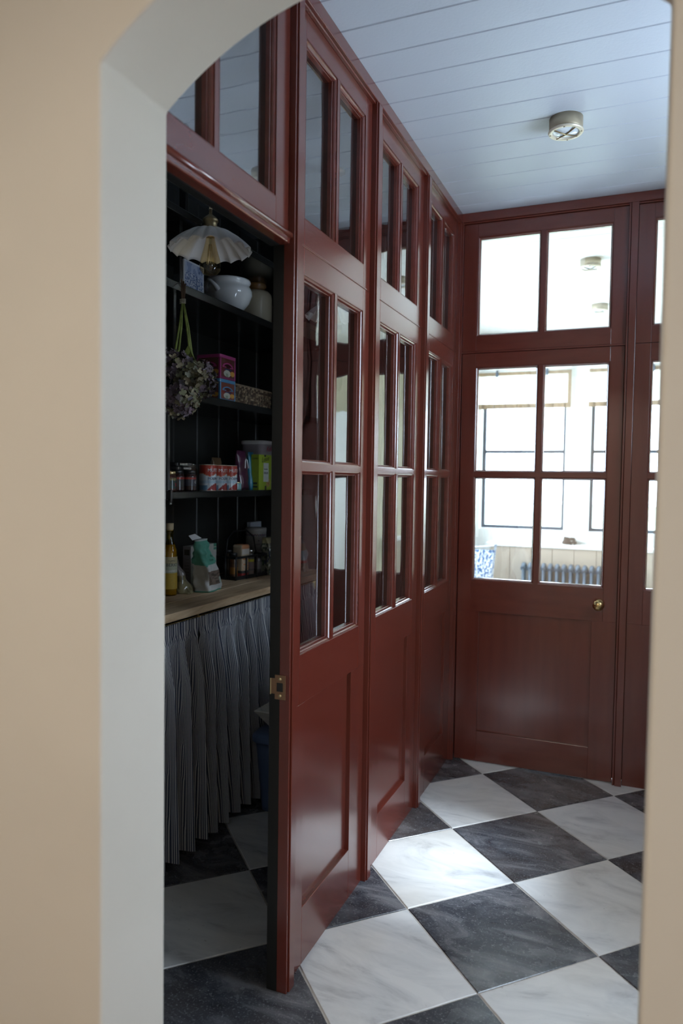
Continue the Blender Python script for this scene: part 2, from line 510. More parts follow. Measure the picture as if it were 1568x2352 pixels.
mb.add([(X0, YA0, Z1), (X1, YA0, Z1), (X1, YA1, Z1), (X0, YA1, Z1), (X0, YA0, 0), (X1, YA0, 0), (X1, YA1, 0), (X0, YA1, 0)], [(0, 1, 2, 3), (0, 3, 7, 4), (1, 2, 6, 5)])
o = mb.obj('wall_front', 'plaster')
bm = bmesh.new(); bm.from_mesh(o.data); bmesh.ops.remove_doubles(bm, verts=bm.verts, dist=.0002); bmesh.ops.recalc_face_normals(bm, faces=bm.faces); bm.to_mesh(o.data); bm.free()
q = o.modifiers.new('bevel', 'BEVEL'); q.width = .006; q.segments = 3; q.limit_method = 'ANGLE'; q.angle_limit = .7
tag(o, 'cream plastered wall with a segmental arched opening in front', kind='structure')

# ---- hall shell (room the camera stands in)
bx('wall_hall_left', 'plaster', -2.5, -2.4, -2.3, YA1, 0, 2.75, kind='structure', bevel=0)
bx('wall_hall_rear', 'plaster', -2.5, 2.0, -2.3, -2.2, 0, 2.75, kind='structure', bevel=0)
mb = MB()
mb.box(1.9, 2.0, -2.3, -.6, 0, 2.75).box(1.9, 2.0, -.1, YA1, 0, 2.75).box(1.9, 2.0, -.6, -.1, 0, 1.2).box(1.9, 2.0, -.6, -.1, 1.8, 2.75)
tag(mb.obj('wall_hall_right', 'plaster'), kind='structure')
bx('ceiling_hall', 'hall_ceiling', -2.5, 2.0, -2.3, YA0, 2.7, 2.8, kind='structure', bevel=0)

# ---- corridor ceiling of boards
ce = empty('ceiling', (0, 0, H), kind='structure')
bx('backing_board', 'ceiling_white', XP-.05, .92, YA1, 3.65, H+.008, H+.06, ce, 0)
bx('backing_board', 'far_white', -1.6, 1.6, 3.65, 6.62, H+.008, H+.06, ce, 0)
def board_mesh(x0, x1, wd, th=.012, gap=.0022, ch=.0035):
    m_ = MB(); y1 = wd-gap
    prof = [(0, th), (0, ch), (ch*.8, 0), (y1-ch*.8, 0), (y1, ch), (y1, th)]
    vs = [(x0, y, z) for y, z in prof]+[(x1, y, z) for y, z in prof]; n = len(prof)
    m_.add(vs, [(i, i+1, n+i+1, n+i) for i in range(n-1)]+[tuple(range(n)), tuple(range(n, 2*n))])
    return m_
bd = board_mesh(XP-.02, .80, .1447).obj('board', 'ceiling_white'); k0 = None
for k in range(-6, 11):
    o = bd if k == -6 else bd.copy()
    if k > -6: C.objects.link(o)
    o.location = (0, 2.0099+k*.1447, H); o.parent = ce; o.matrix_parent_inverse = Matrix.Translation((0, 0, -H))
bd2 = board_mesh(-1.6, 1.6, .1447).obj('board', 'far_white')
for k in range(0, 20):
    o = bd2 if k == 0 else bd2.copy()
    if k: C.objects.link(o)
    o.location = (0, 3.66+k*.1447, H); o.parent = ce; o.matrix_parent_inverse = Matrix.Translation((0, 0, -H))
    if 3.66+k*.1447 > 6.45: break

# ---- framed glazing builder in a plane. axis 'L': u=Y, n=+X at XP ; axis 'F': u=X, n=-Y at YF
def pt(ax, u, v_, n_):
    return (XP+n_, u, v_) if ax == 'L' else (u, YF-n_, v_)
def pbox(m_, ax, u0, u1, v0, v1, n0, n1, mi=0):
    a = pt(ax, u0, v0, n0); b_ = pt(ax, u1, v1, n1)
    m_.box(min(a[0], b_[0]), max(a[0], b_[0]), min(a[1], b_[1]), max(a[1], b_[1]), min(a[2], b_[2]), max(a[2], b_[2]), mi)
def mould(m_, ax, u0, u1, v0, v1, prof, mi):
    rings = []
    for (ins, dep) in prof:
        rings.append([pt(ax, u0+ins, v0+ins, dep), pt(ax, u1-ins, v0+ins, dep), pt(ax, u1-ins, v1-ins, dep), pt(ax, u0+ins, v1-ins, dep)])
    for i in range(len(rings)-1):
        for k in range(4):
            m_.add([rings[i][k], rings[i][(k+1) % 4], rings[i+1][(k+1) % 4], rings[i+1][k]], [(0, 1, 2, 3)], mi)
OV = [(0, 0), (.0015, 0), (.0015, -.003), (.004, -.0035), (.0075, -.006), (.0095, -.010), (.010, -.0135), (.0125, -.0145), (.0125, -.0262)]
TH = .050
OVB = [(d, -TH-n_) for d, n_ in OV][:7] + [(.0125, -.0255)]
def glazed_frame(ax, parent, u0, u1, v0, v1, g, cols, rowz, inner, panel=None, name='glazed_frame'):
    """frame between u0..u1, v0..v1 ; g=(gu0,gu1,gv0,gv1) glazed opening, cols vertical bar centres, rowz horizontal bar centres"""
    gu0, gu1, gv0, gv1 = g
    m_ = MB(); hb = -.022
    def slab(a0, a1, b0, b1, horiz):
        pbox(m_, ax, a0, a1, b0, b1, hb, 0, 1 if horiz else 0)
        pbox(m_, ax, a0, a1, b0, b1, -TH, hb, 2 if inner == 'black_joinery' else (1 if horiz else 0))
    slab(gu0, gu1, gv1, v1, True)
    if panel:
        pu0, pu1, pv0, pv1 = panel
        slab(u0, gu0, pv1, v1, False); slab(gu1, u1, pv1, v1, False); slab(gu0, gu1, pv1, gv0, True)
        slab(u0, pu0, v0, pv1, False); slab(pu1, u1, v0, pv1, False); slab(pu0, pu1, v0, pv0, True)
    else:
        slab(u0, gu0, v0, v1, False); slab(gu1, u1, v0, v1, False); slab(gu0, gu1, v0, gv0, True)
    fr_ = m_.obj(name, ['red_vertical', 'red_horizontal', inner], parent, .0010)
    if panel:
        m_ = MB(); pu0 = max(pu0, gu0); pu1 = min(pu1, gu1)
        pbox(m_, ax, pu0-.0, pu1+.0, pv0, pv1, -.028, -.014)
        pbox(m_, ax, pu0, pu1, pv0, pv1, -.040, -.028, 1)
        m_.obj('panel', ['red_vertical', inner], fr_, 0)
    bw = .0085
    us = [gu0]+[c_ for c_ in cols for _ in (0, 1)]+[gu1]
    vs = [gv0]+[c_ for c_ in rowz for _ in (0, 1)]+[gv1]
    for c_ in cols:
        m_ = MB(); pbox(m_, ax, c_-bw, c_+bw, gv0, gv1, -TH/2, -.0005, 0); pbox(m_, ax, c_-bw, c_+bw, gv0, gv1, -TH+.0005, -TH/2, 1)
        m_.obj('glazing_bar', ['red_vertical', inner], fr_, 0)
    for c_ in rowz:
        m_ = MB(); pbox(m_, ax, gu0, gu1, c_-bw, c_+bw, -TH/2, -.0002, 0); pbox(m_, ax, gu0, gu1, c_-bw, c_+bw, -TH+.0002, -TH/2, 1)
        m_.obj('glazing_bar', ['red_horizontal', inner], fr_, 0)
    for a in range(len(cols)+1):
        for b_ in range(len(rowz)+1):
            a0 = us[2*a]+(bw if a > 0 else 0); a1 = us[2*a+1]-(bw if a < len(cols) else 0)
            b0 = vs[2*b_]+(bw if b_ > 0 else 0); b1 = vs[2*b_+1]-(bw if b_ < len(rowz) else 0)
            m_ = MB(); mould(m_, ax, a0, a1, b0, b1, OV, 0); mould(m_, ax, a0, a1, b0, b1, OVB, 1)
            m_.obj('moulding', ['red_horizontal', inner], fr_, 0)
            m_ = MB(); i_ = .0124
            m_.add([pt(ax, a0+i_, b0+i_, -.026), pt(ax, a1-i_, b0+i_, -.026), pt(ax, a1-i_, b1-i_, -.026), pt(ax, a0+i_, b1-i_, -.026)], [(0, 1, 2, 3)])
            m_.obj('pane', 'old_glass', fr_, recalc=False)
    return fr_
FJ, FG0, FG1, FZ0, FZ1, ZT = 2.0313, .909, 1.9575, 2.105, 2.585, 2.655
def post(ax, parent, u0, u1, z1, inner, depth=-.044):
    m_ = MB(); gq = .0022; w1 = (u1-u0)*.20
    pbox(m_, ax, u0, u0+w1, 0, z1, -.013, .017)
    pbox(m_, ax, u0+w1, u0+w1+gq, 0, z1, -.013, .012)
    pbox(m_, ax, u0+w1+gq, u1, 0, z1, -.013, .021)
    pbox(m_, ax, u0, u1, 0, z1, depth, -.013, 1)
    return m_.obj('post', ['red_vertical', inner], parent, .002)
# left partition
wl = empty('wall_left', (XP, 2.4, 0), 'oxide red glazed joinery partition along the black pantry', kind='structure')
IN = 'black_joinery'
posts = [(1.727, 1.767), (2.335, 2.377), (2.957, 2.999)]
for a, b_ in posts: post('L', wl, a, b_, ZT, IN)
post('L', wl, 1.02, 1.05, ZT, IN); post('L', wl, 3.552, 3.578, ZT, IN)
m_ = MB(); pbox(m_, 'L', 1.02, 3.578, ZT, H, -.053, .021); pbox(m_, 'L', 1.02, 3.578, ZT-.006, ZT, -.053, .012)
m_.obj('head_beam', 'red_horizontal', wl, .002)
bays = [(1.768, 2.334, 1.822, 2.276, 1.856, 2.216), (2.378, 2.956, 2.444, 2.888, 2.500, 2.836), (3.0, 3.551, 3.074, 3.500, 3.125, 3.447)]
for (u0, u1, g0, g1, p0, p1) in bays:
    mid = (g0+g1)/2
    glazed_frame('L', wl, u0, u1, .0, FJ-.001, (g0, g1, FG0, FG1), [mid], [1.4333], IN, (p0, p1, .167, .766))
    glazed_frame('L', wl, u0, u1, FJ+.001, ZT-.007, (g0, g1, FZ0, FZ1), [mid], [], IN)
    m_ = MB(); pbox(m_, 'L', u0, u1, FJ-.0025, FJ+.0025, -.01, .0025); m_.obj('bead', 'red_horizontal', wl, .001)
# transom light over the pantry doorway, and its rounded head
glazed_frame('L', wl, 1.05, 1.726, 2.040, ZT-.007, (1.11, 1.655, FZ0, FZ1), [1.381], [], IN)
m_ = MB(); pbox(m_, 'L', 1.05, 1.727, 2.008, 2.040, -TH/2, .006); pbox(m_, 'L', 1.05, 1.727, 2.008, 2.040, -.053, -TH/2, 1)
m_.obj('door_head', ['red_horizontal', IN], wl, .004)
m_ = MB(); m_.tube([(XP+.006, 1.05, 2.030), (XP+.006, 1.727, 2.030)], .008, 12); m_.obj('nosing', 'red_horizontal', wl)
# strike plate on the jamb
m_ = MB(); ys = 1.7262
for (a, b_, c_, d_) in ((-.898, -.866, .853, .874), (-.898, -.866, .808, .829), (-.898, -.893, .829, .853), (-.874, -.866, .829, .853)):
    m_.box(a, b_, ys-.0015, ys, c_, d_)
m_.box(-.909, -.898, ys-.0015, ys, .822, .864)
sp = m_.obj('strike_plate', 'copper_plate', wl, .0004)
MB().box(-.893, -.874, ys-.0002, ys+.0005, .829, .853).obj('latch_hole', 'ink_black', sp)
MB().box(-.912, -.909, ys-.003, ys, .820, .864).obj('lip', 'tin_gold', sp, .001)
for zz in (.8635, .8185):
    MB().lathe([(0, -.003), (.003, -.003), (.0042, -.0015), (.0042, 0)], 14, (-.882, ys-.001, zz), axis='y').obj('screw', 'tin_gold', sp)
# far partition
wb = empty('wall_back', (0, YF, 0), 'oxide red glazed joinery screen closing the corridor', kind='structure')
RI = 'red_vertical'
post('F', wb, -.873, -.846, ZT, RI); post('F', wb, -.095, -.055, ZT, RI); post('F', wb, .715, .76, ZT, RI)
m_ = MB(); pbox(m_, 'F', -.90, .80, ZT, H, -.053, .021); pbox(m_, 'F', -.90, .80, ZT-.006, ZT, -.053, .012); m_.obj('head_beam', 'red_horizontal', wb, .002)
m_ = MB(); pbox(m_, 'F', -.846, -.095, FJ-.006, FJ+.002, -.05, .003); m_.obj('transom_bead', 'red_horizontal', wb, .001)
dr = empty('door_1', (-.47, YF, 0), 'oxide red half glazed door at the end of the corridor', kind='structure')
glazed_frame('F', dr, -.843, -.098, .006, FJ-.008, (-.778, -.158, FG0, FG1), [-.468], [1.4333], RI, (-.734, -.206, .156, .756), name='door_leaf')
glazed_frame('F', wb, -.845, -.0955, FJ+.003, ZT-.007, (-.778, -.158, FZ0, FZ1), [-.468], [], RI)
glazed_frame('F', wb, -.054, .714, 0, FJ-.001, (.0116, .645, FG0, FG1), [.33], [1.4333], RI, (.05, .60, .156, .756))
glazed_frame('F', wb, -.054, .714, FJ+.001, ZT-.007, (.0116, .645, FZ0, FZ1), [.33], [], RI)
kb = MB().lathe([(.0, -.058), (.010, -.058), (.021, -.052), (.0255, -.042), (.0235, -.032), (.013, -.024), (.009, -.018), (.0095, -.010), (.019, -.006), (.024, -.002), (.024, 0)], 28, (-.176, YF, .836), axis='y').obj('knob', 'brass', dr)
m_ = MB(); pbox(m_, 'F', -.125, -.030, .006, ZT, -.075, -.0535); pbox(m_, 'F', -.873, -.820, .006, ZT, -.075, -.0535); pbox(m_, 'F', -.82, -.125, FJ-.025, FJ+.02, -.075, -.0535); pbox(m_, 'F', -.87, .76, ZT-.03, ZT, -.075, -.0535)
pbox(m_, 'F', -.030, .76, FJ-.02, FJ+.02, -.075, -.0535); m_.obj('light_leak_strips', 'red_vertical', wb, .002)  # strips added behind the joints to block light leaking through
# pantry shell
XB, YE = -1.95, 3.525
pw = empty('wall_pantry_back', (XB, 2.4, 0), kind='structure')
bx('backing', 'black_paint', XB-.06, XB-.012, YA1, YE+.05, 0, H, pw, 0)
def vboard(wd, z1, gap=.003, ch=.0045):
    m_ = MB(); prof = [(0, -.012), (0, -ch), (ch, 0), (wd-gap-ch, 0), (wd-gap, -ch), (wd-gap, -.012)]
    vs = [(x, y, 0) for y, x in prof]+[(x, y, z1) for y, x in prof]; n = len(prof)
    m_.add(vs, [(i, i+1, n+i+1, n+i) for i in range(n-1)]+[tuple(range(n)), tuple(range(n, 2*n))]); return m_
simple('black_board', (.0105, .0110, .0095), .42, bscale=40, bamt=.05)
b0 = vboard(.1875, H-.03).obj('board', 'black_board')
for k in range(-8, 5):
    o = b0 if k == -8 else b0.copy()
    if k > -8: C.objects.link(o)
    o.location = (XB, 2.745+k*.1875, 0); o.parent = pw; o.matrix_parent_inverse = Matrix.Translation(-pw.location)
pe = empty('wall_pantry_end', (-1.4, YE, 0), kind='structure')
bx('backing', 'black_paint', XB-.05, XP-.054, YE+.012, YE+.05, 0, H, pe, 0)
for k in range(6):
    o = b0.copy(); C.objects.link(o); o.rotation_euler = (0, 0, -PI/2); o.location = (XB+.0+k*.1785, YE, 0); o.parent = pe; o.matrix_parent_inverse = Matrix.Translation(-pe.location)
    o.scale = (1, .95, 1)
cpn = empty('ceiling_pantry', (-1.4, 2.4, H), kind='structure')
bx('backing', 'ceiling_white', XB-.06, XP-.02, YA1, YE+.05, H+.008, H+.05, cpn, 0)
bdp = board_mesh(XB-.02, XP-.022, .1447).obj('board', 'ceiling_white')
for k in range(-6, 11):
    o = bdp if k == -6 else bdp.copy()
    if k > -6: C.objects.link(o)
    o.location = (0, 2.0099+k*.1447, H); o.parent = cpn; o.matrix_parent_inverse = Matrix.Translation(-cpn.location)
# corridor right wall with a high window
WY0, WY1, WZ0, WZ1 = 2.16, 2.76, 1.55, 2.42
DY0, DY1, DZ0, DZ1 = 1.62, 1.98, .45, 1.40
m_ = MB()
m_.box(.76, .92, YA1, DY0, 0, 2.75).box(.76, .92, DY0, DY1, 0, DZ0).box(.76, .92, DY0, DY1, DZ1, 2.75).box(.76, .92, DY1, WY0, 0, 2.75).box(.76, .92, WY1, 3.64, 0, 2.75).box(.76, .92, WY0, WY1, 0, WZ0).box(.76, .92, WY0, WY1, WZ1, 2.75)
tag(m_.obj('wall_right', 'red_vertical'), kind='structure')
def casement(name, ax, c_, u0, u1, v0, v1, mt, bars_u=(), bars_v=(), fw=.03, glassname='window_glass'):
    t = empty(name, (0, 0, 0), kind='structure')
    def bb(m_, a0, a1, b0, b1):
        if ax == 'x': m_.box(c_-.02, c_+.02, a0, a1, b0, b1)
        else: m_.box(a0, a1, c_-.02, c_+.02, b0, b1)
    m_ = MB(); bb(m_, u0, u0+fw, v0, v1); bb(m_, u1-fw, u1, v0, v1); bb(m_, u0+fw, u1-fw, v0, v0+fw); bb(m_, u0+fw, u1-fw, v1-fw, v1)
    f_ = m_.obj('frame', mt, t, .002)
    for q_ in bars_u: m_ = MB(); bb(m_, q_-fw*.35, q_+fw*.35, v0+fw, v1-fw); m_.obj('glazing_bar', mt, t)
    for q_ in bars_v: m_ = MB(); bb(m_, u0+fw, u1-fw, q_-fw*.5, q_+fw*.5); m_.obj('glazing_bar', mt, t)
    m_ = MB()
    if ax == 'x': m_.add([(c_, u0+fw, v0+fw), (c_, u1-fw, v0+fw), (c_, u1-fw, v1-fw), (c_, u0+fw, v1-fw)], [(0, 1, 2, 3)])
    else: m_.add([(u0+fw, c_, v0+fw), (u1-fw, c_, v0+fw), (u1-fw, c_, v1-fw), (u0+fw, c_, v1-fw)], [(0, 1, 2, 3)])
    m_.obj('pane', glassname, t, recalc=False)
    return t
casement('window_1', 'x', .86, WY0, WY1, WZ0, WZ1, 'white_gloss')
casement('window_6', 'x', .86, DY0, DY1, DZ0, DZ1, 'white_gloss')
bx('added_sun_canopy', 'far_white', .92, 2.15, YA1+.01, 2.10, 2.02, 2.10, kind='structure')  # unseen canopy added outside to keep the sun off the low window
casement('window_2', 'x', 1.95, -.6, -.1, 1.2, 1.8, 'white_gloss')
# far room
YR = 6.5
m_ = MB()
WA, WB = (-1.345, -.625), (-.425, .215)
SZ, TZ = .985, 2.38
m_.box(-1.6, WA[0], YR, YR+.12, 0, 2.75).box(WA[1], WB[0], YR, YR+.12, 0, 2.75).box(WB[1], 1.6, YR, YR+.12, 0, 2.75)
for a, b_ in (WA, WB): m_.box(a, b_, YR, YR+.12, 0, SZ).box(a, b_, YR, YR+.12, TZ, 2.75)
tag(m_.obj('wall_far', 'far_white'), kind='structure')
wfb = empty('wall_far_boarding', (.9, YR, 0), kind='structure')
for k in range(8): bx('board', 'cream_board', .26+k*.155, .26+k*.155+.152, YR-.014, YR-.001, .0, H-.02, wfb, .003)
casement('window_3', 'y', YR+.09, WA[0], WA[1], SZ, TZ, 'steel_frame', bars_v=(1.665,), fw=.028)
casement('window_4', 'y', YR+.09, WB[0], WB[1], SZ, TZ, 'steel_frame', bars_v=(1.665,), fw=.028)
# white plaster piers and pelmet rails round the far windows
bx('trim_1', 'far_white', WA[1]+.0, WB[0]-.0, YR-.02, YR, .9, H-.02, kind='structure')
bx('trim_2', 'far_white', -1.45, WA[0], YR-.02, YR, .9, H-.02, kind='structure')
bx('trim_3', 'far_white', WA[0], WA[1], YR-.02, YR, TZ, H-.02, kind='structure')
bx('trim_4', 'far_white', WB[0], WB[1], YR-.02, YR, TZ, H-.02, kind='structure')
wsc = empty('baseboard_far', (-.3, YR, 0), kind='structure')
for k in range(10):
    x = -1.22+k*.176
    if x > .3: break
    bx('board', 'wainscot', x, x+.173, YR-.15, YR-.13, 0, .845, wsc, .003)
bx('backing', 'wainscot', -1.22, .36, YR-.135, YR-.02, 0, .84, wsc, 0)
bx('trim_5', 'far_white', -1.25, .38, YR-.17, YR, .845, .875, kind='structure', bevel=.006)
m_ = MB(); m_.box(-1.58, -1.45, YF+.06, 4.2, 0, 2.75).box(-1.58, -1.45, 5.9, YR+.12, 0, 2.75).box(-1.58, -1.45, 4.2, 5.9, 0, .85).box(-1.58, -1.45, 4.2, 5.9, 2.35, 2.75)
tag(m_.obj('wall_far_left', 'far_white'), kind='structure')
casement('added_side_window', 'x', -1.52, 4.2, 5.9, .85, 2.35, 'white_gloss', bars_u=(5.05,))  # invented window, out of view, added to bring more daylight into the far room
m_ = MB(); m_.box(1.5, 1.6, YF, YR+.12, 0, 2.75); tag(m_.obj('wall_far_right', 'cream_board'), kind='structure')
bx('wall_far_front', 'far_white', .76, 1.6, YF+.02, YF+.12, 0, 2.75, kind='structure', bevel=0)
bx('wall_far_front', 'far_white', -1.58, XP-.06, YE+.06, YE+.13, 0, 2.75, kind='structure', bevel=0)
# outdoors
g_ = bx('ground', 'outdoor_ground', -40, 40, 6.63, 60, -.4, -.3, kind='structure', bevel=0)

# ================================================================ THINGS
# ---- ceiling lights
def ceiling_light(x, y, label):
    t = empty('ceiling_light', (x, y, H), label, 'light', 'round brass bulkhead ceiling lights')
    t_ = (x, y, H)
    MB().lathe([(0, 0), (.058, 0), (.058, -.040), (.055, -.044), (.0, -.044)], 40, t_).obj('body', 'lamp_brass', t)
    MB().lathe([(.046, -.043), (.060, -.043), (.0615, -.047), (.059, -.051), (.048, -.051), (.046, -.047), (.046, -.043)], 40, t_).obj('ring', 'lamp_ring', t)
    MB().lathe([(.046, -.046), (.035, -.050), (.018, -.0525), (0, -.053)], 32, t_).obj('lens', 'frosted', t)
    for a in (PI/4, 3*PI/4):
        MB().tube([(x-.05*math.cos(a), y-.05*math.sin(a), H-.051), (x, y, H-.056), (x+.05*math.cos(a), y+.05*math.sin(a), H-.051)], .0022, 8).obj('guard_bar', 'aged_brass', t)
    for a in (0, PI/2, PI, 3*PI/2):
        MB().lathe([(0, -.053), (.003, -.052), (.003, -.049)], 10, (x+.0535*math.cos(a), y+.0535*math.sin(a), H)).obj('screw', 'aged_brass', t)
ceiling_light(-.295, 2.765, 'round brass bulkhead light on the corridor ceiling in front of the red screen')
ceiling_light(-.325, 4.53, 'brass bulkhead light seen through the transom glass, the nearer of that room')
ceiling_light(-.335, 5.68, 'brass bulkhead light seen through the transom glass, the farther of that room')

# ---- pendants
def pendant(x, y, label):
    t = empty('pendant_lamp', (x, y, H-.03), label, 'lamp', 'scalloped white pendant lamps in the pantry')
    zr = 2.068; za = 2.131
    for s_ in (0, PI):
        pts = [(x+.0022*math.cos(k*.55+s_), y+.0022*math.sin(k*.55+s_), 2.185+k*.0045) for k in range(int((H-.03-2.185)/.0045)+1)]
        MB().tube(pts, .0027, 6).obj('cord', 'cord_fabric', t)
    MB().lathe([(0, 0), (.035, 0), (.035, -.012), (.0, -.018)], 24, (x, y, H-.03)).obj('ceiling_rose', 'aged_brass', t)
    MB().lathe([(0, 2.190), (.0045, 2.190), (.005, 2.176), (.009, 2.172), (.017, 2.166), (.0225, 2.160), (.0235, 2.155), (.0215, 2.1525), (.0195, 2.151), (.0195, 2.134), (.0215, 2.132), (.0215, 2.128), (.016, 2.126), (.0, 2.1255)], 32, (x, y, 0)).obj('lamp_holder', 'aged_brass', t)
    NP = 16; N = NP*10; rows = 14; m_ = MB(); vs = []
    for i in range(rows+1):
        tt = i/rows
        for k in range(N):
            a = 2*PI*k/N; sc = abs(math.sin(NP*a/2))
            R = .022+(.1235-.022)*tt
            R *= 1-(1-sc)*.055*tt**3
            z = za-(za-zr)*(tt**1.7) + .0065*sc*tt - (.0035*(1-sc))*tt
            vs.append((x+R*math.cos(a), y+R*math.sin(a), z))
    fs = [(i*N+k, i*N+(k+1) % N, (i+1)*N+(k+1) % N, (i+1)*N+k) for i in range(rows) for k in range(N)]
    m_.add(vs, fs, smooth=True); m_.obj('lamp_shade', 'enamel', t, solid=.0012)
    b_ = MB().lathe([(.0125, 2.126), (.0125, 2.108), (.014, 2.098), (.021, 2.070), (.0285, 2.045), (.0315, 2.028), (.030, 2.014), (.022, 2.002), (.010, 1.9975), (0, 1.997)], 36, (x, y, 0)).obj('bulb', 'amber_glass', t)
    MB().lathe([(.0125, 2.128), (.0125, 2.108), (0, 2.107)], 24, (x, y, 0)).obj('bulb_cap', 'tin_gold', b_)
    MB().lathe([(0, 2.107), (.004, 2.105), (.0025, 2.075), (.003, 2.070), (0, 2.069)], 12, (x, y, 0)).obj('glass_stem', 'jar_glass', b_)
    for k in range(5):
        a = 2*PI*k/5+.3
        MB().tube([(x+.004*math.cos(a), y+.004*math.sin(a), 2.088), (x+.011*math.cos(a), y+.011*math.sin(a), 2.030)], .0009, 5).obj('filament', 'tin_gold', b_)
pendant(-1.205, 1.875, 'white scalloped pendant lamp hanging in the open pantry doorway')
pendant(-1.205, 2.815, 'white scalloped pendant lamp seen through the first glass pane')

# ---- shelves
sh = empty('shelving', (XB, 2.4, 1.3), 'black painted wall shelves with stepped uprights in the pantry', 'shelves')
SH = [(1.317, 1.345, -1.62), (1.690, 1.720, -1.595), (2.072, 2.102, -1.57), (2.325, 2.353, -1.54)]
for z0, z1, xf in SH:
    MB().box(XB+.002, xf, 1.3, YE-.003, z0, z1).obj('shelf', 'black_paint', sh, .003)
ups = [(1.290, 1.690, -1.6215), (1.720, 2.072, -1.597), (2.102, 2.325, -1.571), (2.353, H-.035, -1.547)]
for k, (z0, z1, xf) in enumerate(ups):
    m_ = MB()
    m_.box(xf-.028, xf, 2.245, 2.262, z0 if k else 1.345, z1)
    if k == 0:
        m_.box(xf, xf+.012, 2.248, 2.262, 1.308, 1.352); m_.box(xf-.01, xf+.010, 2.245, 2.262, 1.296, 1.312)
    m_.box(XB+.003, xf-.028, 2.248, 2.259, z1-.035, z1)
    m_.obj('upright', 'black_paint', sh, .002)
wt = empty('worktop', (-1.73, 2.4, .92), 'rough timber worktop with a bare sawn edge in the pantry', 'worktop')
WX = [-1.945, -1.80, -1.66, -1.518]
for k in range(3): MB().box(WX[k], WX[k+1]-.0015, 1.2, YE-.004, .889, .92-.0005*k).obj('plank', 'timber', wt, .002)
rd = empty('curtain_rod', (-1.565, 2.4, .868), 'thin brass curtain rod under the timber worktop', 'rod')
MB().tube([(-1.565, 1.22, .866), (-1.565, YE-.01, .866)], .0045, 8).obj('rod', 'brass', rd)
for yy in (1.6, 2.36, 3.1):
    MB().box(-1.570, -1.560, yy-.006, yy+.006, .866, .8885).obj('bracket', 'brass', rd, .001)
# ---- curtains
def curtain(y0, y1, seed, label, endfall=0):
    rnd = random.Random(seed); L_ = y1-y0
    nu = int(L_/.0022); nv = 46
    ph = [rnd.uniform(0, 6.28) for _ in range(6)]
    nf = L_/.088
    top, bot = .868, .022
    vs = []; arc = []
    for j in range(nv+1):
        t = j/nv; z = top-(top-bot)*t
        hd = max(0, 1-t/.085)             # gathered heading
        row = []; s_ = 0; prev = None
        for i in range(nu+1):
            u = i/nu
            wob = .55*math.sin(2*PI*u*2.3+ph[0])+.4*math.sin(2*PI*u*4.7+ph[1])
            big = math.sin(2*PI*nf*u+wob+.5*math.sin(2.2*t+ph[2]))
            big = math.copysign(abs(big)**.6, big)
            sm = math.sin(2*PI*L_/.019*u+ph[3]+1.2*math.sin(23*u+ph[4]))
            ab = .036*min(1, max(0, (t-.05)/.22))**.8*(1+.15*math.sin(7*u+ph[5]))
            x = -1.556+.028*t + big*ab + sm*(.0075*min(1, hd*3)+.0028*max(0, 1-t*3.5))
            x += .004*math.exp(-((t-.085)/.012)**2)
            yy = y0+u*L_+ .010*math.cos(2*PI*nf*u+wob)*min(1, t*3)
            row.append(Vector((x, yy, z+ (.006*math.sin(5*u*L_*3+ph[1]) if j == nv else 0))))
        vs += row
    base = nv//2*(nu+1); ac = [0]
    for i in range(nu):
        a = vs[base+i]; b_ = vs[base+i+1]; ac.append(ac[-1]+math.hypot(a.x-b_.x, a.y-b_.y))
    fs = []; uvs = []
    for j in range(nv):
        for i in range(nu):
            a = j*(nu+1)+i; fs.append((a, a+1, a+nu+2, a+nu+1))
            v0, v1 = j/nv, (j+1)/nv
            uvs.append([(ac[i], v0), (ac[i+1], v0), (ac[i+1], v1), (ac[i], v1)])
    m_ = MB(); m_.add(vs, fs, uv=uvs, smooth=True)
    o = m_.obj('curtain', 'ticking', None, recalc=False)
    tag(o, label, 'curtain', 'ticking curtains under the worktop')
curtain(1.25, 2.352, 3, 'navy and white ticking stripe curtain left of the gap under the worktop')
curtain(2.372, 3.50, 5, 'navy and white ticking stripe curtain right of the gap under the worktop')
# ---- storage tub with tray
t = empty('storage_tub', (-1.30, 2.87, 0), 'dark blue lidded storage tub on the pantry floor by the curtain', 'tub')
MB().loft([(-1.300, 2.87, z, .165+.02*z/.3, .20+.025*z/.3, 9, 0) for z in (.0, .02, .1, .2, .3)], 48).obj('body', 'tub_blue', t)
MB().loft([(-1.300, 2.87, z, a, b_, 9, 0) for z, a, b_ in ((.295, .192, .232), (.30, .197, .237), (.322, .197, .237), (.334, .188, .228), (.338, .17, .21))], 48).obj('lid', 'tub_blue', t, .002)
t = empty('wooden_tray', (-1.31, 2.87, .338), 'pale grey flared wooden tray on the blue storage tub', 'tray')
m_ = MB(); tx, ty = -1.31, 2.87
b0_ = [(-.115, -.15), (.115, -.15), (.115, .15), (-.115, .15)]; t0_ = [(-.17, -.21), (.17, -.21), (.17, .21), (-.17, .21)]
for k in range(4):
    a, b_ = b0_[k], b0_[(k+1) % 4]; c_, d_ = t0_[k], t0_[(k+1) % 4]
    P_ = [(tx+a[0], ty+a[1], .340), (tx+b_[0], ty+b_[1], .340), (tx+d_[0], ty+d_[1], .425), (tx+c_[0], ty+c_[1], .425)]
    MB2 = MB(); MB2.add(P_, [(0, 1, 2, 3)]); MB2.obj('side', 'tray_wood', t, solid=.007)
MB().box(tx-.115, tx+.115, ty-.15, ty+.15, .338, .346).obj('base', 'tray_wood', t)

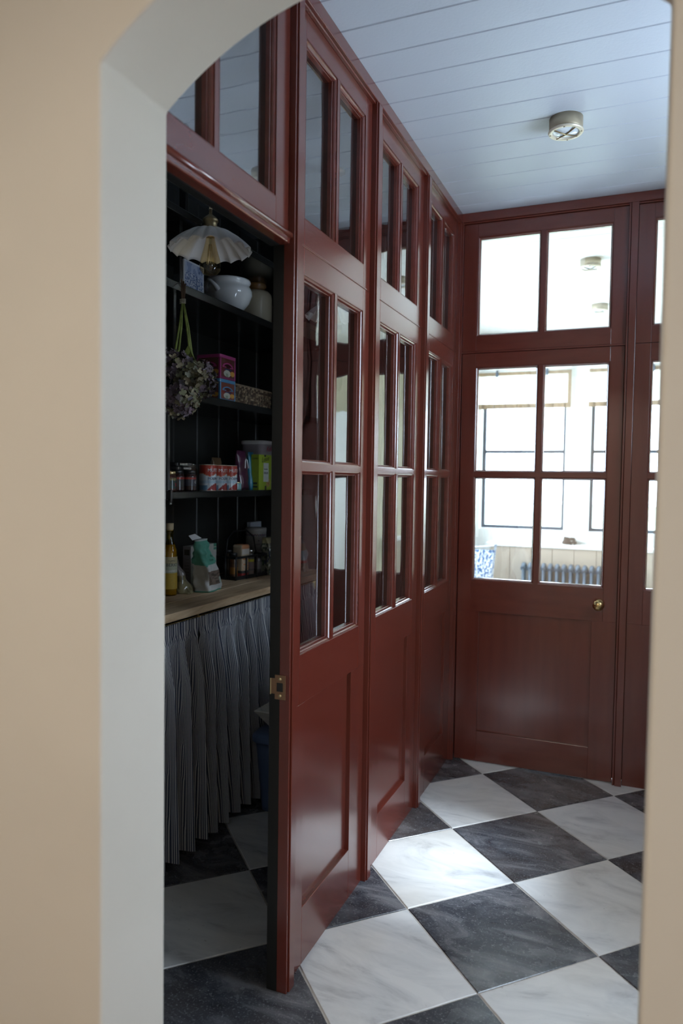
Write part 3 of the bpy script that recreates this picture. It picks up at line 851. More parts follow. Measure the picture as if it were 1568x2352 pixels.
# ---- shelf 3
Z3 = 2.102
def delft(u, v_):
    W = (.60, .64, .70); B = (.07, .11, .27); ML = (.24, .31, .50)
    if u < .05 or u > .95 or v_ < .05 or v_ > .95: return W
    n_ = noise.noise(Vector((u*6, v_*6, 1))); n2 = noise.noise(Vector((u*20, v_*26, 4)))+.5*noise.noise(Vector((u*45, v_*50, 9)))
    if v_ > .66+.05*math.sin(u*5):
        if u > .72 and v_ > .74 and n2 > -.05: return B
        return ML if n_+v_*.5 > .38 else (.40, .46, .62)
    if .60 < u < .68 and v_ < .80 and abs(u-.64) < .045*(1-v_): return B
    if v_ > .28: return B if n2 > .16 else (ML if n2 > -.05 else (W if n_ < .1 else (.42, .48, .62)))
    return B if n2 > .30 else ((.36, .42, .58) if n2 > .02 else W)
t = empty('picture_tile', (-1.66, 2.49, Z3), 'blue and white printed tile standing behind the shelf upright', 'tile')
MB().box(-1.672, -1.664, 2.405, 2.543, Z3, Z3+.142).obj('tile_body', 'porcelain', t, .003)
MB().grid((-1.6635, 2.406, Z3+.001), (0, .136, 0), (0, 0, .140), 44, 44, delft).obj('printed_face', 'print_gloss', t, recalc=False)
t = empty('tureen', (-1.70, 2.79, Z3), 'white round bellied tureen with lug handles on the shelf', 'tureen')
bz = Z3
prof = [(0, .0), (.044, 0), (.047, .005), (.046, .012), (.066, .028), (.090, .058), (.1035, .090), (.1035, .106), (.098, .121), (.091, .129), (.093, .137), (.0975, .145), (.0965, .153), (.089, .156), (.085, .150), (.088, .125), (.09, .10), (.07, .05), (0, .03)]
MB().lathe([(r, z+bz) for r, z in prof], 56, (-1.70, 2.79, 0)).obj('bowl', 'porcelain', t)
for a in (-1.78, -1.78+PI):
    cx, cy = -1.70+.098*math.cos(a), 2.79+.098*math.sin(a); ca, sa = math.cos(a), math.sin(a)
    pts = [(cx+ca*d-sa*s2, cy+sa*d+ca*s2, bz+z) for s2, d, z in ((-.030, -.004, .095), (-.028, .012, .110), (-.014, .020, .126), (0, .020, .134), (.014, .020, .126), (.028, .012, .110), (.030, -.004, .095))]
    MB().tube(pts, .006, 8, rad=[.013, .009, .007, .009, .007, .009, .013]).obj('handle', 'porcelain', t)
t = empty('stoneware_jar', (-1.75, 3.12, Z3), 'tall beige stoneware jar with brown glazed neck on the shelf', 'jar')
MB().lathe([(r, z+Z3) for r, z in ((0, 0), (.072, 0), (.078, .006), (.080, .05), (.080, .155), (.078, .172), (.068, .186), (.054, .191))], 48, (-1.75, 3.12, 0)).obj('body', 'stoneware', t)
MB().lathe([(r, z+Z3) for r, z in ((.056, .189), (.047, .193), (.046, .204), (.053, .208), (.054, .220), (.050, .226), (.040, .226), (.038, .20), (0, .19))], 48, (-1.75, 3.12, 0)).obj('neck', 'stoneware_brown', t)
t = empty('white_dish', (-1.66, 2.10, Z3), 'white dish edge on the shelf left of the upright', 'dish')
MB().lathe([(r, z+Z3) for r, z in ((0, .0), (.04, 0), (.05, .02), (.085, .045), (.088, .050), (.082, .050), (.048, .026), (0, .01))], 40, (-1.68, 2.115, 0)).obj('dish_bowl', 'porcelain', t)
t = empty('carton_box', (-1.66, 3.44, Z3), 'brown carton on the shelf end behind the first glass pane', 'box')
MB().box(-1.74, -1.60, 3.37, 3.51, Z3, Z3+.085).obj('carton', 'carton_brown', t, .002)
MB().box(-1.745, -1.595, 3.365, 3.515, Z3+.06, Z3+.088).obj('lid', 'carton_brown', t, .002)

# ---- shelf 2 : tins and basket
Z2 = 1.720
def tin(z0, z1, edge, label, body):
    t = empty('biscuit_tin', (-1.68, 2.66, z0), label, 'tin', 'two square decorated tins stacked on the shelf')
    hx, hy = .056, .0605; cx, cy = -1.676, 2.6595
    MB().loft([(cx, cy, z, hx, hy, 16, 0) for z in (z0, z0+.001, z1-.012)], 64, smooth=False, col=body).obj('body', 'print_gloss', t, recalc=True)
    MB().loft([(cx, cy, z1-.014, hx+.0015, hy+.0015, 16, 0), (cx, cy, z1-.012, hx+.003, hy+.003, 16, 0), (cx, cy, z1-.001, hx+.003, hy+.003, 16, 0), (cx, cy, z1, hx, hy, 16, 0)], 64, smooth=False, col=edge).obj('lid', 'print_gloss', t)
    hh = z1-.016-z0
    dkb = tuple(c_*.35 for c_ in body)
    def face(u, v_):
        v_ = v_*1.06
        if u < .07 or u > .93: return edge
        r_ = math.hypot((u-.5)*1.0, (v_-.58)*1.25)
        if v_ > .60 and .27 < r_ < .36: return edge
        if .60 < v_ < .66 and (u < .40 and u > .15 or u > .62 and u < .85): return edge
        if v_ > .60 and r_ < .27: return dkb
        if math.hypot(u-.80, (v_-.33)*1.1) < .15: return (.62, .33, .06)
        if math.hypot((u-.46)/1.25, (v_-.30)) < .18: return (.55, .56, .48) if not (.36 < u < .52 and v_ < .32) else (.30, .36, .26)
        if .47 < v_ < .56 and .3 < u < .75: return (.03, .05, .12)
        if v_ < .10: return tuple(c_*.6 for c_ in edge)
        if r_ > .4 and (int(u*30)+int(v_*30)) % 3 == 0: return (.12, .11, .07)
        return body
    MB().grid((cx+hx+.0006, cy-hy, z0+.001), (0, hy*2, 0), (0, 0, hh), 48, 44, face).obj('printed_front', 'print_gloss', t, recalc=False)
    MB().grid((cx-hx, cy-hy-.0006, z0+.001), (hx*2, 0, 0), (0, 0, hh), 48, 44, lambda u, v_: face(u, v_)).obj('printed_side', 'print_gloss', t, recalc=False)
tin(Z2, Z2+.088, (.08, .26, .46), 'light blue decorated tin, lower of the two stacked tins', (.22, .03, .02))
tin(Z2+.0885, Z2+.188, (.42, .06, .22), 'pink decorated tin, upper of the two stacked tins', (.13, .02, .02))
t = empty('wicker_basket', (-1.74, 2.95, Z2), 'low woven brown seagrass basket beside the stacked tins', 'basket')
def weave(m_, p0, p1, z0, z1, flare):
    p0 = Vector(p0); p1 = Vector(p1); L_ = (p1-p0).length; d = (p1-p0).normalized(); nrm = Vector((d.y, -d.x, 0))
    rows = 9; cols = int(L_/.011)
    rh = (z1-z0)/rows
    for r in range(rows):
        for c_ in range(cols):
            off = .5 if r % 2 else 0
            cc = p0+d*((c_+off+.25)*L_/cols); zc = z0+(r+.5)*rh
            k = random.uniform(.6, 1.35); col = random.choice([(.105*k, .065*k, .038*k), (.21*k, .145*k, .085*k), (.065*k, .04*k, .026*k), (.30*k, .23*k, .14*k)])
            tl = random.uniform(-.4, .4)
            a = L_/cols*.62; h_ = rh*.62; n_ = nrm*(random.uniform(.0015, .006)+flare*(zc-z0)/(z1-z0))
            q = [cc-d*a+n_*0+nrm*flare*(zc-z0)/(z1-z0)+Vector((0, 0, zc-h_*tl)), cc+Vector((0, 0, zc-h_))+n_*.6+nrm*.0, cc+d*a+nrm*flare*(zc-z0)/(z1-z0)+Vector((0, 0, zc+h_*tl)), cc+Vector((0, 0, zc+h_))+n_*.6, cc+n_+nrm*.003+Vector((0, 0, zc))]
            m_.add(q, [(0, 1, 4), (1, 2, 4), (2, 3, 4), (3, 0, 4)], col=col)
    m_.add([p0-nrm*.001+Vector((0, 0, z0)), p1-nrm*.001+Vector((0, 0, z0)), p1-nrm*.001+nrm*flare+Vector((0, 0, z1)), p0-nrm*.001+nrm*flare+Vector((0, 0, z1))], [(0, 1, 2, 3)], col=(.06, .04, .025))
m_ = MB()
weave(m_, (-1.655, 2.765, 0), (-1.655, 3.10, 0), Z2+.001, Z2+.084, .006)
weave(m_, (-1.655, 3.10, 0), (-1.86, 3.10, 0), Z2+.001, Z2+.084, .006)
weave(m_, (-1.86, 2.765, 0), (-1.655, 2.765, 0), Z2+.001, Z2+.084, .006)
weave(m_, (-1.86, 3.10, 0), (-1.86, 2.765, 0), Z2+.001, Z2+.084, .006)
tag(m_.obj('weave', 'petals', t, recalc=False), kind='stuff')
MB().box(-1.86, -1.655, 2.765, 3.10, Z2, Z2+.004).obj('base', 'darkwood', t)
m_ = MB(); rim = [(-1.652, 2.762), (-1.652, 3.103), (-1.863, 3.103), (-1.863, 2.762), (-1.652, 2.762)]
for q in range(4):
    a, b_ = Vector((*rim[q], Z2+.084)), Vector((*rim[q+1], Z2+.084)); n_ = int((b_-a).length/.007)
    for k in range(n_):
        p = a+(b_-a)*(k/n_); kk = random.uniform(.7, 1.3); col = (.22*kk, .16*kk, .10*kk)
        e = (b_-a).normalized(); m_.tube([p-e*.004+Vector((0, 0, -.004)), p+e*.004+Vector((0, 0, .0045))], .0042, 5, col=col)
tag(m_.obj('rim', 'petals', t), kind='stuff')

# ---- shelf 1 : jars, cans, packets
Z1s = 1.345
def can(x, y, label):
    t = empty('food_can', (x, y, Z1s), label, 'can', 'three red and white tins of chopped tomatoes in a row')
    r = .0365; h = .108
    def cf(a, z):
        zz = (z-Z1s)/h; aa = (a+PI) % (2*PI)-PI    # 0 = facing the aisle
        if zz < .02 or zz > .975: return (.55, .50, .38)
        edge = .60+.05*math.sin(aa*3+.6)
        if zz > edge: return (.40, .035, .018) if zz > edge+.03 else (.46, .13, .05)
        tom = .30-.12*(aa-.4)**2
        if zz < tom: return (.30, .018, .018)
        if zz < .22 and aa < -1.0: return (.12, .25, .38)
        if .24 < zz < .40 and (zz*60) % 2 < .7: return (.38, .50, .60)
        return (.56, .62, .66)
    n_ = 26; prof = [(r*.97, Z1s), (r, Z1s+.002)]+[(r-.0006, Z1s+.003+(h-.006)*k/n_) for k in range(n_+1)]+[(r, Z1s+h-.002), (r, Z1s+h)]
    MB().lathe(prof, 56, (x, y, 0), colfn=cf).obj('body', 'print_gloss', t, recalc=True)
    MB().lathe([(0, Z1s+h-.004), (r-.003, Z1s+h-.004), (r-.002, Z1s+h), (r, Z1s+h)], 40, (x, y, 0)).obj('lid', 'silver', t)
    text('MUTTI', .0195, (0, 0, Z1s+.078), (0, 1, 0), (0, 0, 1), 'ink_white', t, bend=(x, y, r, -1.02))
    text('POLPA', .0160, (0, 0, Z1s+.045), (0, 1, 0), (0, 0, 1), 'ink_navy', t, bend=(x, y, r, -.98))
can(-1.672, 2.592, 'tomato can with full red and white label, nearest of the three')
can(-1.672, 2.676, 'tomato can standing between two identical cans')
can(-1.672, 2.760, 'tomato can next to the purple pouch, farthest of the three')
def jar(name, x, y, r, h, cap, capcol, bodycol, bands, label, cat='jar', group=None, txt=None, base=None):
    z = Z1s if base is None else base
    t = empty(name, (x, y, z), label, cat, group)
    hb = h-cap
    def cf(a, zz):
        f_ = (zz-z)/hb; aa = (a+PI) % (2*PI)-PI
        for (f0, f1, c_) in bands:
            if f0 <= f_ < f1: return c_
        k = .6+.8*abs(math.sin(aa*6))*abs(math.sin(f_*9)); return tuple(q_*k for q_ in bodycol)
    n_ = 20; prof = [(0, z), (r*.9, z), (r, z+.003)]+[(r, z+.004+(hb*.82-.004)*k/n_) for k in range(n_+1)]+[(r*.97, z+hb*.87), (r*.86, z+hb*.93), (r*.84, z+hb)]
    MB().lathe(prof, 40, (x, y, 0), colfn=cf).obj('body', 'print_gloss', t)
    MB().lathe([(r*.80, z+hb-.002), (r*.90, z+hb-.001), (r*.90, z+h-.002), (r*.86, z+h), (0, z+h)], 36, (x, y, 0)).obj('lid', capcol, t)
    if txt:
        for (s_, sz, zo, mt_, a0) in txt: text(s_, sz, (0, 0, z+zo), (0, 1, 0), (0, 0, 1), mt_, t, bend=(x, y, r, a0))
    return t
jar('preserve_jar', -1.665, 2.322, .0245, .077, .013, 'tin_gold', (.09, .03, .02), [(.18, .62, (.03, .07, .06)), (.62, .80, (.12, .13, .08))], 'small preserve jar with gold lid and green label', txt=[('GEMÜ', .011, .043, 'ink_gold', -1.0), ('X', .02, .018, 'ink_red', -.2)])
jar('preserve_jar', -1.690, 2.405, .0265, .082, .013, 'black_plastic', (.03, .010, .009), [(.66, .80, (.38, .04, .03)), (.25, .66, (.035, .032, .032))], 'dark preserve jar with black lid, nearer of the two red banded jars', group='two dark jars with a red band')
jar('preserve_jar', -1.672, 2.462, .0265, .082, .013, 'black_plastic', (.03, .010, .009), [(.66, .80, (.38, .04, .03)), (.28, .66, (.05, .05, .07))], 'dark preserve jar with black lid beside the beige tin', group='two dark jars with a red band', txt=[('C', .016, .03, 'ink_white', -.2)])
jar('tea_tin', -1.765, 2.585, .038, .110, .006, 'silver', (.30, .25, .20), [(.05, .95, (.30, .25, .20))], 'pinkish beige tin behind the first tomato can', 'tin')
jar('small_tin', -1.715, 2.895, .024, .036, .004, 'tin_gold', (.2, .4, .4), [(.1, .9, (.19, .38, .38)), (.45, .6, (.45, .5, .5))], 'small low turquoise tin right of the tomato cans', 'tin')
for (xx, yy, zz, rt, lb) in ((-1.69, 2.405, Z1s+.0825, .12, 'flat silver sardine tin, lower of the two on the dark jars'), (-1.685, 2.41, Z1s+.0975, -.12, 'flat silver sardine tin, upper of the two on the dark jars')):
    t = empty('sardine_tin', (xx, yy, zz), lb, 'tin', 'flat tins stacked on the dark jars')
    MB().loft([(xx, yy, z, a, b_, 5, rt) for z, a, b_ in ((zz, .030, .048), (zz+.001, .033, .051), (zz+.012, .033, .051), (zz+.0138, .031, .049))], 40, smooth=False).obj('body', 'black_plastic', t)
    MB().box(xx+.0335, xx+.034, yy-.044, yy+.044, zz+.003, zz+.011).obj('side_label', 'silver', t)
def pouch(name, x, y, w_, h, dpt, cf, label, rot=0, z=Z1s, lean=0, mt='print_gloss', jit=.25, cat='packet'):
    t = empty(name, (x, y, z), label, cat)
    secs = []
    for k in range(17):
        q = k/16; th = dpt*(1-q)**.55*.5+.0015
        if q > .9: th = .002
        secs.append((x+lean*q, y, z+h*q, th, w_*.5*(1+.03*math.sin(q*9)), 4, rot))
    MB().loft(secs, 44, cf, jit=jit).obj('pouch_body', mt, t)
    return t
t = pouch('foil_pouch', -1.72, 2.945, .082, .180, .05, lambda a, q: (.055, .012, .035) if q > .04 else (.03, .01, .02), 'dark purple foil pouch right of the tomato cans')
m_ = MB(); m_.tube([(-1.704, 2.955, Z1s+.10), (-1.7045, 2.958, Z1s+.13), (-1.7075, 2.968, Z1s+.142), (-1.7075, 2.979, Z1s+.138), (-1.7045, 2.987, Z1s+.10)], .0025, 6); m_.obj('logo_arch', 'ink_white', t)
t = pouch('foil_pouch', -1.712, 3.018, .050, .176, .040, lambda a, q: (.02, .20, .30) if q < .9 else (.015, .12, .19), 'bright blue pouch between purple pouch and green box')
MB().lathe([(0, .0), (.012, 0), (.012, .001)], 20, (-1.697, 3.018, Z1s+.10), axis='x').obj('logo_disc', 'ink_white', t)
pouch('paper_bag', -1.80, 2.86, .07, .145, .05, lambda a, q: (.10, .06, .03), 'brown paper packet behind the last tomato can')
# green biscuit box
def box_thing(name, x0, x1, y0, y1, z0, z1, front, side, top, label, cat='box', rot=0, mt='print_matt'):
    cx, cy = (x0+x1)/2, (y0+y1)/2
    t = empty(name, (cx, cy, z0), label, cat)
    m_ = MB()
    m_.grid((x1, y0, z0), (0, y1-y0, 0), (0, 0, z1-z0), 36, 52, front)
    m_.grid((x0, y0, z0), (x1-x0, 0, 0), (0, 0, z1-z0), 24, 52, side)
    m_.grid((x1, y1, z0), (x0-x1, 0, 0), (0, 0, z1-z0), 2, 2, side)
    m_.grid((x0, y1, z0), (0, y0-y1, 0), (0, 0, z1-z0), 2, 2, front)
    m_.grid((x0, y0, z1), (x1-x0, 0, 0), (0, y1-y0, 0), 2, 2, lambda u, v_: top)
    m_.grid((x0, y0, z0), (0, y1-y0, 0), (x1-x0, 0, 0), 2, 2, lambda u, v_: top)
    m_.obj('carton', mt, t, recalc=False)
    return t
GRN = (.33, .46, .035)
def gf(u, v_):
    if .36 < u < .78 and .24 < v_ < .76: return (.62, .66, .62)
    if math.hypot((u-.74)/.17, (v_-.21)/.13) < 1:
        return (.09, .05, .03) if noise.noise(Vector((u*30, v_*40, 0))) > .18 else (.55, .36, .12)
    if .48 < u < .60 and v_ < .12: return (.05, .04, .03)
    if .42 < u < .55 and .94 < v_: return (.02, .02, .02)
    return GRN
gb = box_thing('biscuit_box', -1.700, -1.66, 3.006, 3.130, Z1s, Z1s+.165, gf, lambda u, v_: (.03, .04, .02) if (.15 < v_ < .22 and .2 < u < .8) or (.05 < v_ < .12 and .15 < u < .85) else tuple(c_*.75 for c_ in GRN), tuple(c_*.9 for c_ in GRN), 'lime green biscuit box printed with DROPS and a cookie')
text('Lexie', .034, (-1.66, 3.033, Z1s+.128), (0, 1, .18), (0, -.18, 1), 'ink_black', gb, shear=.35)
text('Lexie', .014, (-1.696, 3.006, Z1s+.143), (1, 0, 0), (0, 0, 1), 'ink_black', gb, shear=.3)
text('DROPS', .0155, (-1.66, 3.055, Z1s+.074), (0, 1, 0), (0, 0, 1), 'ink_black', gb, xs=.85)
text('NATURAL', .0075, (-1.66, 3.058, Z1s+.095), (0, 1, 0), (0, 0, 1), 'ink_black', gb)
t = empty('storage_tin', (-1.80, 3.25, Z1s), 'pale lilac tin with red script lettering behind the green box', 'tin')
MB().loft([(-1.80, 3.255, z, .065, .075, 5, 0) for z in [Z1s+.225*k/18 for k in range(19)]], 44, lambda a, q: (.40, .36, .40) if q > .80 else ((.42, .10, .12) if q > .77 else (.40, .44, .38))).obj('body', 'print_gloss', t)
MB().loft([(-1.80, 3.255, Z1s+z, a, a+.01, 5, 0) for z, a in ((.222, .068), (.223, .069), (.238, .069), (.241, .064))], 44).obj('lid', 'enamel', t)
text('Kell', .036, (-1.735, 3.215, Z1s+.187), (0, 1, .08), (0, 0, 1), 'ink_red', t, shear=.4)

# ---- worktop things
ZW = .9205
t = empty('oil_bottle', (-1.765, 2.462, ZW), 'tall bottle of golden olive oil with yellow label and cork', 'bottle')
bx0, by0 = -1.762, 2.458
prof = [(0, 0), (.026, 0), (.029, .004), (.029, .165), (.028, .180), (.022, .203), (.0135, .222), (.0125, .252), (.0145, .254), (.0145, .262), (.012, .264)]
MB().lathe([(r, z+ZW) for r, z in prof], 40, (bx0, by0, 0)).obj('bottle_body', 'oil_glass', t)
m_, nt, b = nmat('oil'); b.inputs['Base Color'].default_value = (.32, .21, .008, 1); b.inputs['Roughness'].default_value = .1
MB().lathe([(r*.93, z+ZW+.003) for r, z in prof[:6]]+[(0, ZW+.206)], 36, (bx0, by0, 0)).obj('oil_fill', 'oil', t)
MB().lathe([(0, ZW+.262), (.011, ZW+.262), (.0145, ZW+.270), (.0145, ZW+.292), (0, ZW+.293)], 24, (bx0, by0, 0)).obj('stopper', 'cork', t)
def lf(a, z):
    f_ = (z-ZW)/.16; aa = (a+PI) % (2*PI)-PI
    if f_ > .80: return (.42, .36, .20)
    if f_ > .60: return (.40, .42, .30)
    return (.46, .30, .03)
MB().lathe([(.0296, ZW+.028+.130*k/14) for k in range(15)], 40, (bx0, by0, 0), colfn=lf).obj('front_label', 'print_matt', t, recalc=False)
text('FILIPPO', .009, (0, 0, ZW+.139), (0, 1, 0), (0, 0, 1), 'ink_black', t, bend=(bx0, by0, .0296, -1.2))
text('BERIO', .018, (0, 0, ZW+.120), (0, 1, 0), (0, 0, 1), 'ink_black', t, bend=(bx0, by0, .0296, -1.45))
text('CLASSICO', .011, (0, 0, ZW+.098), (0, 1, 0), (0, 0, 1), 'ink_white', t, bend=(bx0, by0, .0296, -1.5))
t = empty('blue_packet', (-1.82, 2.52, ZW), 'blue paper packet with pink clip behind the oil bottle', 'packet')
MB().loft([(-1.835+.004*k, 2.520, ZW+.115*k/10, .022-.0018*k, .030, 4, .2) for k in range(11)], 36, lambda a, q: (.03, .12, .26), jit=.4).obj('packet_body', 'print_matt', t)
MB().box(-1.803, -1.787, 2.492, 2.506, ZW+.112, ZW+.148).obj('clip', 'ink_red', t, .002)
def cello(a, q):
    n_ = noise.noise(Vector((math.cos(a)*3, math.sin(a)*3, q*6)))
    if q > .52 and -1.9 < ((a+PI) % (2*PI)-PI) < .6: return (.30, .27, .26) if n_ > -.2 else (.20, .17, .16)
    return (.24, .21, .11) if n_ > 0 else (.13, .105, .05)
t = empty('lentil_bag', (-1.745, 2.545, ZW), 'clear cellophane bag of green pulses with grey label', 'bag')
MB().loft([(-1.740-.003*k, 2.538-.0005*k, ZW+.150*k/24, (.030+.004*math.sin(k*.6))*(1 if k < 17 else 1-(k-17)*.085), (.036-.0005*k)*(1 if k < 17 else 1-(k-17)*.03), 3, .25) for k in range(25)], 48, cello, jit=.5).obj('bag_body', 'print_gloss', t)
# teal topped bag: leans to the right
t = empty('lentil_packet', (-1.68, 2.61, ZW), 'white packet of lentils with crumpled teal green top', 'packet')
secs = []; NS = 40; rt = .16
for k in range(NS+1):
    q = k/NS; z = ZW+.225*q
    cx = -1.700+.026*q; cy = 2.640-.092*q+.005*math.sin(q*7)
    a = .038*(1-.6*max(0, q-.50)/.50) + (.003*math.sin(k*1.1) if q > .6 else 0); b_ = .066*(1-.28*q)*(1 if q < .93 else .92)
    secs.append((cx, cy, z, a, b_, 7 if q < .6 else 4, rt))
TEAL = (.09, .33, .245)
def tf(a, q):
    aa = (a+PI) % (2*PI)-PI
    if q < .03: return TEAL
    if q > .53+.02*math.sin(aa*2): return TEAL if q < .965 else (.45, .5, .48)
    if abs(aa) < .95 and .12 < q < .40 and aa > -.75:
        n_ = noise.noise(Vector((aa*22, q*70, 2)))
        if aa > .45 and q < .24: return (.42, .52, .45)
        return (.20, .15, .12) if n_ > 0 else (.09, .065, .05)
    return (.52, .53, .52)
MB().loft(secs, 96, tf, jit=.35).obj('bag_body', 'print_matt', t)
m_ = MB(); m_.add([(-1.690, 2.510, ZW+.222), (-1.695, 2.585, ZW+.226), (-1.715, 2.565, ZW+.244), (-1.712, 2.515, ZW+.240)], [(0, 1, 2, 3)]); m_.obj('folded_flap', 'ink_white', t, solid=.001)
text('Puy', .017, (-1.6405, 2.560, ZW+.152), (-.16, 1, 0), (0, -.35, 1), 'ink_green', t, off=.004)
text('Lentils', .015, (-1.6405, 2.556, ZW+.135), (-.16, 1, 0), (0, -.35, 1), 'ink_green', t, off=.004)
# grey carton
def gcf(u, v_):
    if u > .88 and v_ > .84: return (.03, .18, .12) if (v_ < .905 or v_ > .925) else (.36, .37, .34)
    return (.36, .365, .335)
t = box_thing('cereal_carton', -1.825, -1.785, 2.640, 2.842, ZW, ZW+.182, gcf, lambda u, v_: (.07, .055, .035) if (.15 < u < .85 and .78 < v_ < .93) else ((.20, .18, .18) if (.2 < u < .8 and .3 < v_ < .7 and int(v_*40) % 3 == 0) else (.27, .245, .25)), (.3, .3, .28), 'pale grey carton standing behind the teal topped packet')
# wire caddy
t = empty('wire_caddy', (-1.79, 3.07, ZW), 'black metal caddy holding spice jars on the worktop', 'caddy')
ang = -.13; ca, sa = math.cos(ang), math.sin(ang)
def cp(u, v_, z): return (-1.79+u*ca-v_*sa, 3.075+u*sa+v_*ca, ZW+z)
HX, HY = .062, .120
m_ = MB(); m_.add([cp(-HX, -HY, .003), cp(HX, -HY, .003), cp(HX, HY, .003), cp(-HX, HY, .003)], [(0, 1, 2, 3)]); m_.obj('base_plate', 'iron', t, solid=.005)
for z in (.012, .105):
    cs_ = [(-HX, -HY), (HX, -HY), (HX, HY), (-HX, HY)]
    for k in range(4):
        a, b_ = cs_[k], cs_[(k+1) % 4]; m_ = MB()
        m_.add([cp(*a, z-.006), cp(*b_, z-.006), cp(*b_, z+.006), cp(*a, z+.006)], [(0, 1, 2, 3)]); m_.obj('band', 'iron', t, solid=.003)
for (u, v_) in ((HX, -HY), (HX, -.04), (HX, .04), (HX, HY), (-HX, -HY), (-HX, HY), (0, -HY), (0, HY)):
    MB().tube([cp(u, v_, .0), cp(u, v_, .110)], .0042, 8).obj('upright', 'iron', t)
MB().tube([cp(0, -HY, .10), cp(0, -HY*.9, .19), cp(0, -HY*.5, .225), cp(0, HY*.3, .225), cp(0, HY*.8, .19), cp(0, HY, .10)], .004, 8).obj('handle', 'iron', t)
# spice containers in the caddy
def cpt(u, v_): p = cp(u, v_, 0); return p[0], p[1]
x_, y_ = cpt(.030, -.040)
t = empty('spice_tub', (x_, y_, ZW+.007), 'square tan plastic spice tub with white label in the caddy', 'tub')
def tanf(a, q):
    aa = (a+PI) % (2*PI)-PI
    if q < .14: return (.36, .025, .025)
    if q < .20: return (.03, .03, .03)
    if abs(aa) < .72 and q > .72: return (.55, .52, .48) if q < .88 else (.50, .22, .10)
    if abs(aa) < .72 and q > .22 and q < .66: return (.50, .22, .08) if (aa > .2 or noise.noise(Vector((aa*8, q*20, 0))) > .15) else (.52, .42, .30)
    return (.46, .37, .25)
MB().loft([(x_, y_, ZW+.007+.155*k/24, (.0265 if k < 15 else .029)*(1 if k < 24 else .85), (.0265 if k < 15 else .031)*(1 if k < 24 else .85), 8, ang) for k in range(25)], 48, tanf).obj('tub_body', 'print_matt', t)
x_, y_ = cpt(.030, .028)
def sj(name, u, v_, r, h, capm, body, bands, label, grp='spice jars standing in the caddy'):
    x_, y_ = cpt(u, v_); return jar(name, x_, y_, r, h, .016, capm, body, bands, label, 'jar', grp, base=ZW+.007)
sj('spice_jar', .032, .026, .0215, .125, 'silver', (.10, .09, .08), [(.08, .25, (.16, .11, .09)), (.30, .62, (.16, .11, .10)), (.62, .76, (.42, .36, .03))], 'glass spice jar with silver lid and yellow band in the caddy')
sj('spice_jar', .030, -.098, .0200, .120, 'black_plastic', (.10, .04, .01), [(.2, .5, (.28, .12, .01))], 'amber spice jar with black lid nearest the grey carton')
sj('spice_jar', -.020, -.075, .0215, .130, 'iron', (.03, .02, .015), [(.3, .6, (.12, .10, .09))], 'dark spice jar with grey label at the back of the caddy')
sj('spice_jar', .032, .088, .0200, .098, 'black_plastic', (.04, .03, .03), [(.3, .75, (.13, .11, .10))], 'low dark spice jar at the far end of the caddy')
sj('spice_jar', -.025, .0, .0205, .100, 'black_plastic', (.03, .02, .015), [], 'unlabelled dark spice jar hidden behind the tan tub')
# canister with whiskered face
t = empty('canister', (-1.86, 3.335, ZW), 'white cylindrical canister with drawn cat face and blue wave border', 'canister')
cx_, cy_, r_ = -1.855, 3.335, .053
def canf(a, z):
    zz = z-ZW; aa = (a+PI) % (2*PI)-PI
    wv = .187+.003*math.sin(a*26)
    if abs(zz-wv) < .0028: return (.05, .07, .18) if int(a*13) % 3 else (.35, .1, .08)
    d = aa+.35
    if abs(zz-.158) < .003 and (abs(d+.42) < .06 or abs(d-.32) < .06): return (.02, .02, .03)
    if math.hypot((d)*1.0, (zz-.150)*25) < .10: return (.02, .02, .03)
    if abs(d) < .75 and abs(d) > .22 and abs((zz-.142)-abs(d)*.006*math.copysign(1, d)) < .0012: return (.12, .12, .14)
    if noise.noise(Vector((aa*5, zz*60, 3))) > .42 and zz < .12: return (.16, .17, .16)
    return (.43, .43, .415)
MB().lathe([(r_-.001, ZW)]+[(r_, ZW+.002+.205*k/80) for k in range(81)], 120, (cx_, cy_, 0), colfn=canf).obj('body', 'print_gloss', t, recalc=False)
MB().lathe([(r_, ZW+.203), (r_+.0015, ZW+.204), (r_+.0015, ZW+.219), (r_-.001, ZW+.223), (r_-.01, ZW+.224), (0, ZW+.2245)], 48, (cx_, cy_, 0), col=(.46, .46, .44)).obj('lid', 'print_gloss', t)
box_thing('white_carton', -1.935, -1.915, 3.38, 3.50, ZW, ZW+.245, lambda u, v_: (.40, .44, .50) if v_ > .55 else (.12, .2, .4), lambda u, v_: (.38, .42, .48), (.4, .4, .45), 'tall white and blue carton behind the canister')
def grb(a, q):
    n_ = noise.noise(Vector((math.cos(a)*4, math.sin(a)*4, q*9)))
    if q > .86: return (.42, .38, .20)
    return (.035, .065, .03) if n_ > 0.05 else ((.30, .30, .22) if n_ > -.3 else (.03, .04, .09))
t = empty('herb_bag', (-1.72, 3.22, ZW), 'green leafy patterned bag beside the black door jamb', 'bag')
MB().loft([(-1.725, 3.235, ZW+.185*k/20, .036*(1-.5*(k/20)**3), .050, 4, 0) for k in range(21)], 44, grb, jit=.4).obj('bag_body', 'print_gloss', t)
def nutf(a, q):
    aa = (a+PI) % (2*PI)-PI
    if q > .84: return (.16, .15, .16)
    if q > .62: return (.24, .14, .08)
    if .34 < q < .62: return (.30, .34, .36) if not (aa > .5 and q > .5) else (.2, .3, .1)
    if .26 < q < .34: return (.32, .05, .04)
    return (.26, .17, .11) if noise.noise(Vector((aa*9, q*40, 0))) > -.1 else (.14, .08, .05)
t = empty('nut_bag', (-1.63, 3.43, ZW), 'clear bag of nuts with pale label behind the first glass pane', 'bag')
